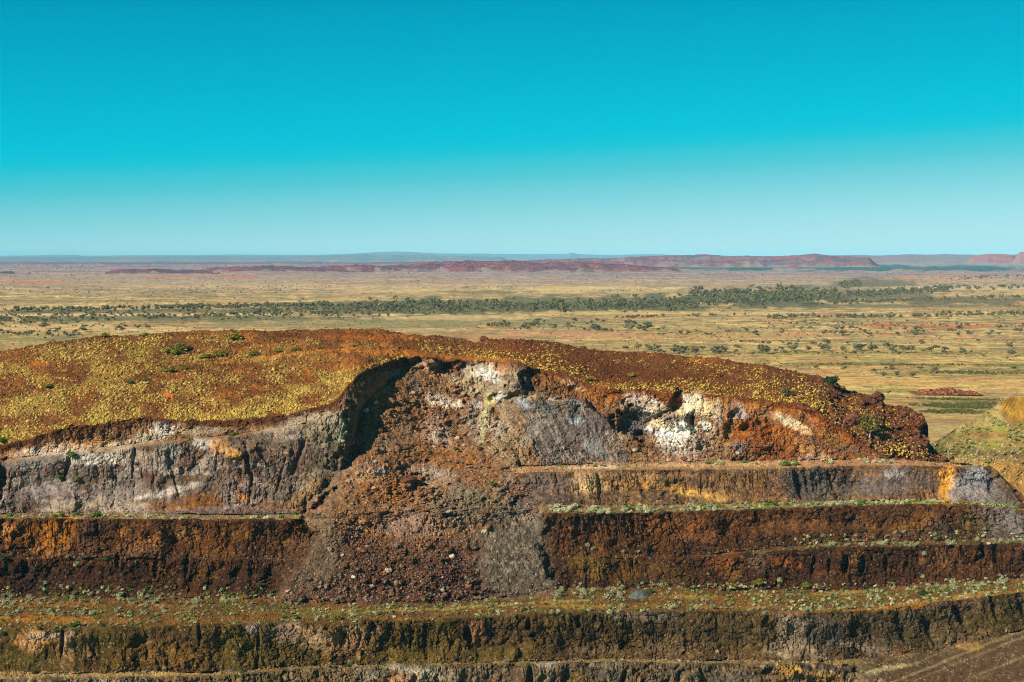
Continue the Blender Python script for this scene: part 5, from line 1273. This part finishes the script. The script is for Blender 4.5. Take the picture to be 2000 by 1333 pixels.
SETS = [
    (4, 5, 30, 590, 0.35, 0.95, 20, (8, 14), 'pale grey shrub on the narrow bench under the grey face', 'pale shrubs under the grey face'),
    (4, 5, 1062, 1160, 0.2, 0.9, 18, (11, 17), 'cream coloured shrub bunched on the bench next to the slide', 'cream shrubs next to the slide'),
    (4, 5, 1160, 1480, 0.35, 0.95, 32, (9, 15), 'pale shrub on the bench under the cream streaked face', 'pale shrubs under the cream streaked face'),
    (4, 5, 1480, 1860, 0.2, 0.9, 30, (8, 13), 'pale shrub on the bench under the dark grey banded face', 'pale shrubs under the dark grey banded face'),
    (6, 7, 1600, 1960, 0.1, 0.9, 36, (8, 14), 'pale shrub on the thin ledge between brown faces', 'pale shrubs on the thin ledge'),
    (2, 3, 1380, 1780, 0.0, 0.5, 26, (8, 13), 'whitish shrub on the bench road below the rusty face', 'whitish shrubs on the bench road'),
    (8, 9, 0, 520, -0.06, 0.22, 46, (10, 18), 'silvery shrub at the foot of the ochre patched brown face', 'silvery shrubs under the ochre patched face'),
    (8, 9, 10, 420, 0.4, 0.62, 22, (10, 17), 'grey shrub on the middle of the wide bench by the orange soil', 'grey shrubs by the orange soil'),
    (8, 9, 1080, 1240, 0.0, 0.35, 24, (10, 17), 'grey green shrub massed on the wide bench by the gravel heap', 'grey green shrubs by the gravel heap'),
    (8, 9, 1640, 2010, 0.0, 0.5, 30, (9, 17), 'pale shrub at the rising end of the wide bench', 'pale shrubs at the rising end of the wide bench'),
    (8, 9, 1000, 1720, 0.75, 0.98, 26, (9, 16), 'pale shrub along the front lip of the wide bench', 'pale shrubs along the wide bench lip'),
]
for ca, cb, x0, x1, t0, t1, n_, w, lab, grp in SETS:
    for x, y, s in line_pts(int(n_ * 0.85), ca, cb, x0, x1, t0, t1, 0.6, w):
        shrub(x, y, s, M_grey if ca >= 6 else M_pale, lab, grp)
# shrubs growing on the faces
FACE = [(90, 1140, 13), (150, 1105, 15), (132, 1090, 12), (60, 1075, 9), (145, 1140, 9), (158, 1150, 10), (120, 1146, 9), (210, 1055, 9), (265, 1098, 8), (162, 1083, 8)]
for x, y, s in FACE:
    shrub(x, y, s, M_grey, 'grey shrub clinging to the dark brown face left of the slide', 'grey shrubs clinging to the left brown face')
for x, y, s in [(1148, 1066, 13), (1158, 1074, 12), (1218, 1078, 9), (1246, 1078, 9), (1386, 1084, 8), (1383, 1122, 9), (1522, 1136, 14), (1805, 1083, 13), (1803, 1128, 13), (1572, 1046, 8), (1608, 1048, 11), (1672, 1047, 9), (1748, 1042, 10), (1765, 1040, 9), (1825, 1046, 12), (1921, 1034, 12)]:
    shrub(x, y, s, M_grey, 'grey shrub clinging to the dark brown faces right of the slide', 'grey shrubs clinging to the right brown faces')
# the rest of the low scrub
pt = []
for ca, cb, x0, x1, t0, t1, n_, w in [(4, 5, -150, 600, 0.1, 0.95, 80, (3, 7)), (4, 5, 1050, 1990, 0.1, 0.95, 420, (4, 10)), (8, 9, -150, 2150, 0.02, 0.98, 1900, (3, 9)), (2, 3, 1060, 1960, 0, 0.6, 150, (3, 7)), (6, 7, 1450, 2100, 0, 1, 130, (3, 8)), (10, 11, -150, 1650, 0, 1, 90, (3, 7)), (7, 8, -100, 540, 0.72, 1.0, 150, (4, 10)), (7, 8, 1080, 2100, 0.85, 1.0, 150, (4, 9)), (5, 6, 1500, 2000, 0.8, 1.0, 70, (4, 9))]:
    pt += line_pts(n_, ca, cb, x0, x1, t0, t1, 0.8, w)
pt = np.array(pt)
LOW = [raw_shrub(1400 + q, [GRYS, PALE, GRYS, OLIV, GREN][q % 5], (1, 1, 0.75), 3, 70, 0.3) for q in range(10)]
pp = surf(pt[:, 0], pt[:, 1]); sc_ = pt[:, 2] * pp[:, 1] / FOC * 0.55
V, F, Cc = bake(LOW, pp, sc_, rng, 0.2, rng.uniform(0.75, 1.2, (len(pp), 1)) * np.ones(3))
add_obj('scrub', build_mesh('scrub', V, F, Cc, M_leaf), 'low mixed scrub scattered over the pit benches', 'scrub', 'stuff')

# scrub of the spoil heap
pt = []
for _ in range(2200):
    x = rng.uniform(1800, 2100); y = rng.uniform(800, 905)
    if y < np.interp(x, dx, dyt) + 2: continue
    if x - 0.5 * (y - 790) > 1945 and y < 826: continue
    if fbm(np.array([x / 30]), np.array([y / 14]), 811, 3)[0] < 0.0: continue
    pt.append((x, y))
pp = np.array([dump_at(*q) for q in pt])
V, F, Cc = bake([raw_shrub(1450 + q, [OLIV, OLIV, GRYS][q % 3], (1, 1, 0.7), 3, 60, 0.3) for q in range(6)], pp, rng.uniform(0.25, 0.8, len(pp)), rng, 0.2, rng.uniform(1.1, 1.7, (len(pp), 1)) * np.ones(3))
add_obj('scrub', build_mesh('scrub', V, F, Cc, M_leaf), 'green and straw scrub on the tan spoil heap', 'scrub', 'stuff')

# gravel heap on the wide bench
r = np.random.default_rng(5)
a_, b_ = np.meshgrid(np.linspace(0, 2 * np.pi, 49)[:-1], np.linspace(0, 1, 16))
hh = (1 - b_ ** 1.6) * (1 + 0.12 * fbm(a_ * 2, b_ * 3, 821, 3)); rad_ = b_ * (1 + 0.12 * fbm(np.cos(a_) * 2, np.sin(a_) * 2, 825, 3))
HVv = np.stack([2.9 * rad_ * np.cos(a_), 2.3 * rad_ * np.sin(a_), 1.7 * hh - 0.15 + 0.05 * r.normal(size=hh.shape)], -1)
i_ = np.arange(a_.size).reshape(a_.shape); nx_ = np.roll(i_, -1, 1)
hq_ = np.stack([i_[:-1], nx_[:-1], nx_[1:], i_[1:]], -1).reshape(-1, 4)
hc_ = A(88, 96, 92) * (1 + 0.2 * r.normal(size=(a_.size, 1)))
gh = add_obj('gravel_heap', build_mesh('gravel_heap', HVv.reshape(-1, 3), hq_, np.clip(hc_, 0.02, 1), M_soil), 'small blue grey gravel heap at the back of the wide bench', 'gravel heap')
gh.location = surf(1249, 1164)[0]

# red rocky outcrop standing in the yellow grass
ox, oy = np.meshgrid(np.linspace(-1, 1, 150), np.linspace(-1, 1, 60))
od = CAMZ * FOC / (770 - HOR) + 10
ow1, ow2, owc = worley(ox * 11, oy * 3.2, 841)
env = np.clip(1 - ox ** 2, 0, 1) ** 0.6 * np.clip(1 - oy ** 2, 0, 1) ** 0.6
oh = env * (1.3 + 0.8 * fbm(ox * 4, oy * 2, 845, 3) + 0.7 * owc - 0.9 * (1 - ss(0.02, 0.2, ow2 - ow1))) - 0.45
oX = ox * 14.5 + 0.5 * fbm(ox * 9, oy * 5, 847, 2) + od * (1845 - 1000) / FOC
oY = oy * 9.0 + 0.5 * fbm(ox * 9, oy * 5, 849, 2) + od
om = ss(-0.2, 0.4, fbm(ox * 12, oy * 5, 851, 3))[..., None]
oc = A(116, 66, 48) * (1 - om) + A(160, 104, 64) * om
oc = oc * (1 + 0.25 * owc[..., None])
oi = np.arange(ox.size).reshape(ox.shape)
oq = np.stack([oi[:-1, :-1], oi[:-1, 1:], oi[1:, 1:], oi[1:, :-1]], -1).reshape(-1, 4)
add_obj('rock_outcrop', build_mesh('rock_outcrop', np.stack([oX, oY, oh], -1).reshape(-1, 3), oq, oc.reshape(-1, 3), M_rock), 'low red rock outcrop in the yellow grass beyond the ridge end', 'outcrop')

# ------------------------------------------------------------------ trees
TGR = 1.15 * np.array([A(128, 124, 88), A(108, 108, 76), A(140, 134, 96), A(92, 96, 70)])


def tree_parts(seed, cols, n=170, size=0.16, hgt=1.0):
    r = np.random.default_rng(seed)
    tw = [tube((0, 0, -0.1), (0.05, 0, 0.35), 0.026, 0.018)]
    cl_, parts = [], []
    for k in range(int(r.integers(4, 7))):
        a = r.uniform(0, 6.28); q = r.uniform(0.1, 0.38); z = r.uniform(0.42, 0.85)
        tw.append(tube((0.05, 0, 0.3), (q * math.cos(a), q * math.sin(a), z), 0.014, 0.006))
        v, f, c = leaf_cloud(n // 5, size, seed * 31 + k, (0.3, 0.3, 0.2), z0=0, cols=cols, lobes=1, thick=0.8)
        parts.append((v + np.array([q * math.cos(a), q * math.sin(a), z]), f, c))
    crown = join(*parts)
    trunk = join(*[(v, f, np.array(A(150, 136, 118))) for v, f in tw])
    return crown, trunk


def both(seed, cols, n, size):
    c, t = tree_parts(seed, cols, n, size)
    return join(c, t)


T_IND = [build_mesh('savanna_tree', *both(3000 + q, TGR, 240, 0.11), M_leafr) for q in range(7)]
T_STF = [both(3100 + q, TGR, 70, 0.2) for q in range(8)]


def ground(x, y):
    d = CAMZ * FOC / (y - HOR)
    return np.array([d * (x - 1000) / FOC, d, 0.8 * float(fbm(np.array([d * (x - 1000) / FOC / 120]), np.array([d / 160]), 401, 3)[0]) * float(ss(520, 600, y)) - 0.45])


def hidden(x, y, m=2):
    return y > np.interp(x, XS, yc[0]) - m


TS = [
    (1000, 1270, 628, 652, 70, 6, 12, 'round grey green tree in the scattered belt beyond the red ridge', 'trees of the scattered belt'),
    (1270, 2040, 640, 660, 74, 6, 12, 'small dark tree in the thin belt crossing the yellow plain', 'trees of the thin belt'),
    (1180, 1480, 682, 696, 36, 9, 16, 'leafy tree in the line just behind the ridge crest', 'trees just behind the ridge'),
    (1480, 1830, 683, 697, 34, 9, 17, 'leafy tree in the dark clump line beyond the ridge end', 'trees beyond the ridge end'),
    (1830, 2060, 685, 705, 16, 8, 14, 'loose grey tree on the yellow grass at the far right', 'trees at the far right'),
    (1480, 2040, 664, 680, 22, 6, 11, 'thin pale tree in the sparse line of the yellow plain', 'trees of the sparse line'),
    (1640, 2030, 715, 735, 12, 8, 14, 'bushy tree by the dark strip in the yellow grass', 'trees by the dark strip'),
    (60, 330, 640, 660, 16, 7, 13, 'small dark tree behind the left slope of the hill', 'trees behind the left slope'),
]
for x0, x1, y0, y1, cnt, w0, w1, lab, grp in TS:
    k = 0; tries = 0
    while k < cnt and tries < 5000:
        tries += 1
        x = rng.uniform(x0, x1); y = y0 + (y1 - y0) * rng.beta(2, 2)
        if hidden(x, y, 3): continue
        if fbm(np.array([x / 40]), np.array([y / 9]), 831, 3)[0] < rng.uniform(-0.9, 0.5): continue
        p = ground(x, y); w = rng.uniform(w0, w1)
        o = add_obj('savanna_tree', T_IND[int(rng.integers(0, 7))], lab, 'tree', 'thing', grp)
        s = w * p[1] / FOC * 1.05
        o.location = p; o.scale = (s * rng.uniform(0.95, 1.3), s * 1.1, s * rng.uniform(0.7, 0.95)); o.rotation_euler = (0, 0, rng.uniform(0, 6.28))
        k += 1
for x, y, w, lab in [(1726, 736, 14, 'round lone bush tree on the yellow grass, nearer the ridge end'), (1781, 737, 13, 'round lone bush tree on the yellow grass, second from the ridge end'), (1594, 721, 10, 'small lone tree right above the rocky ridge end'), (1735, 770, 11, 'small grey tree on the grass in front of the ridge end'), (1853, 565, 9, 'dark lone tree far out on the plain beyond the woodland'), (1653, 704, 9, 'brown thin lone tree beyond the ridge end'), (1730, 721, 7, 'small leaning tree by the dark strip of grass')]:
    p = ground(x, y); s = w * p[1] / FOC * 1.05
    o = add_obj('savanna_tree', T_IND[int(rng.integers(0, 7))], lab, 'tree', 'thing')
    o.location = p; o.scale = (s * 1.15, s * 1.15, s * 0.85); o.rotation_euler = (0, 0, rng.uniform(0, 6.28))

# river woodland and far scrub as one mass
WB = [([(-200, 611), (0, 608), (300, 604), (500, 601), (720, 599)], 2.2, 460, (7, 12)), ([(-200, 630), (0, 626), (300, 619), (600, 612), (800, 607), (950, 604)], 6.5, 900, (5, 10)),
      ([(700, 600), (900, 600), (1000, 601), (1150, 600), (1300, 596), (1500, 588), (1600, 582)], 7.0, 1000, (7, 12)), ([(1350, 578), (1500, 574), (1560, 573), (1640, 578)], 6, 300, (7, 12)),
      ([(1560, 582), (1700, 575), (1850, 566)], 4.0, 330, (6, 10)), ([(1680, 556), (1750, 552), (1640, 560)], 3.0, 130, (6, 9)), ([(1560, 597), (1800, 588), (2050, 580)], 2.0, 170, (5, 9)), ([(1500, 622), (1750, 619), (2050, 614)], 2.2, 240, (6, 10)), ([(1830, 566), (2050, 560)], 3, 110, (5, 9)), ([(1850, 545), (2100, 540)], 2.5, 90, (4, 7)), ([(950, 640), (1000, 636)], 2.5, 30, (7, 11)),
      ([(1200, 622), (1460, 617)], 1.2, 60, (6, 9)), ([(0, 653), (160, 656)], 2.5, 70, (5, 10)), ([(-100, 640), (350, 636)], 2, 60, (3, 6)), ([(1500, 633), (2050, 636)], 4, 160, (3, 7)), ([(1020, 648), (1900, 652)], 12, 220, (3, 5))]
wp, ws_ = [], []
for pts, sig, cnt, (w0, w1) in WB:
    for _ in range(cnt):
        x = rng.uniform(pts[0][0], pts[-1][0]) if pts[0][0] < pts[-1][0] else rng.uniform(pts[-1][0], pts[0][0])
        q = sorted(pts); y = np.interp(x, [a for a, b in q], [b for a, b in q]) + rng.normal(0, sig * 0.75)
        if hidden(x, y, 1): continue
        if fbm(np.array([x / 55]), np.array([y / 7]), 847, 4)[0] < rng.uniform(-1.1, 0.15): continue
        p = ground(x, y); wp.append(p); ws_.append(rng.uniform(w0, w1) * p[1] / FOC * 0.86)
for _ in range(12500):                                             # thin scatter over the whole plain
    y = 520 + 310 * rng.random() ** 1.7; x = rng.uniform(-150, 2150)
    if hidden(x, y, 1) or (x > 1800 and y > 770): continue
    if fbm(np.array([x / 120]), np.array([y / 10]), 841, 4)[0] < rng.uniform(-0.5, 0.5): continue
    p = ground(x, y); wp.append(p); ws_.append(rng.uniform(1.4, 3.6) * p[1] / FOC * (0.7 if y < 560 else 1.0))
wp = np.array(wp); ws_ = np.array(ws_)
tn = rng.uniform(0.75, 1.25, (len(wp), 1)) * np.array([1.0, 1.0, 1.0])
V, F, Cc = bake(T_STF, wp, ws_, rng, 0.15, tn)
add_obj('woodland', build_mesh('woodland', V, F, Cc, M_leaf), 'grey green riverside woodland and scattered scrub across the plain', 'woodland', 'stuff')

# strips of low dark bush in the near grass
pt, sz = [], []
for cx, cy, rx, ry, n_ in [(1870, 793, 80, 4, 330), (1855, 804, 55, 3, 240), (1915, 786, 28, 2.5, 90), (1880, 778, 90, 2, 120), (1750, 712, 240, 1.5, 200), (1900, 726, 110, 3.5, 150), (1490, 664, 110, 1.5, 80), (1640, 690, 260, 2, 100)]:
    for _ in range(n_):
        x = rng.normal(cx, rx * 0.5); y = rng.normal(cy, ry * 0.5)
        if hidden(x, y, 1) or y > np.interp(x, [1770, 1826, 1876, 1937, 1975, 2170], [900, 862, 828, 795, 772, 754]): continue
        pt.append(ground(x, y)); sz.append(rng.uniform(0.5, 1.0))
BUS = np.array([A(116, 116, 62), A(104, 106, 58), A(130, 126, 70)])
V, F, Cc = bake([raw_shrub(1500 + q, BUS, (1, 1, 0.7), 3, 60, 0.3) for q in range(5)], np.array(pt), np.array(sz), rng, 0.2)
add_obj('scrub', build_mesh('scrub', V, F, Cc, M_leaf), 'dark green strips of low scrub in the yellow grass', 'scrub', 'stuff')


def tree(x, y, w, cols, label, trunk_c, hs=1.0, seed=1):
    p = surf(x, y)[0]; s = w * p[1] / FOC
    crown, trunk = tree_parts(seed, cols, 900, 0.075)
    root = bpy.data.objects.new('hill_tree', None); scene.collection.objects.link(root)
    root['label'] = label; root['category'] = 'tree'; root.location = p
    root.scale = (s, s, s * hs)
    tv, tf, tc_ = trunk
    c = add_obj('crown', build_mesh('crown', *crown, M_leaf), parent=root)
    t = add_obj('trunk', build_mesh('trunk', tv, tf, np.broadcast_to(np.array(trunk_c), tv.shape), M_leaf), parent=root)
    return root


tree(1698, 858, 50, np.array([A(128, 112, 50), A(110, 100, 44), A(140, 124, 62)]), 'loose olive tree with a white trunk among crags at the ridge end', A(206, 196, 180), 0.95, 77)
tree(1624, 762, 31, np.array([A(54, 74, 34), A(44, 62, 30), A(66, 86, 42)]), 'dark green dense tree on the skyline at the ridge end', A(90, 70, 56), 0.9, 78)
tree(1535, 772, 22, np.array([A(96, 104, 70), A(110, 116, 80)]), 'small grey green tree on the yellow grass of the ridge', A(120, 100, 80), 0.9, 79)

# ------------------------------------------------------------------ air over the plain
hv = np.array([(sx_ * 24000.0, yy, zz) for zz in (-100.0, 122.0) for yy in (-300.0, 42000.0) for sx_ in (-1, 1)])
hf = np.array([[0, 2, 3, 1], [4, 5, 7, 6], [0, 1, 5, 4], [2, 6, 7, 3], [0, 4, 6, 2], [1, 3, 7, 5]])
hm = bpy.data.materials.new('haze'); hm.use_nodes = True
hn, hl = hm.node_tree.nodes, hm.node_tree.links
hn.remove(hn['Principled BSDF'])
pv = hn.new('ShaderNodeVolumePrincipled')
pv.inputs['Color'].default_value = (0.26, 0.66, 0.86, 1)
pv.inputs['Density'].default_value = 2.3e-5
pv.inputs['Anisotropy'].default_value = -0.25
hl.new(pv.outputs[0], hn['Material Output'].inputs['Volume'])
add_obj('haze', build_mesh('haze', hv, hf, None, hm), 'thin blue haze lying over the whole plain', 'haze', 'stuff')
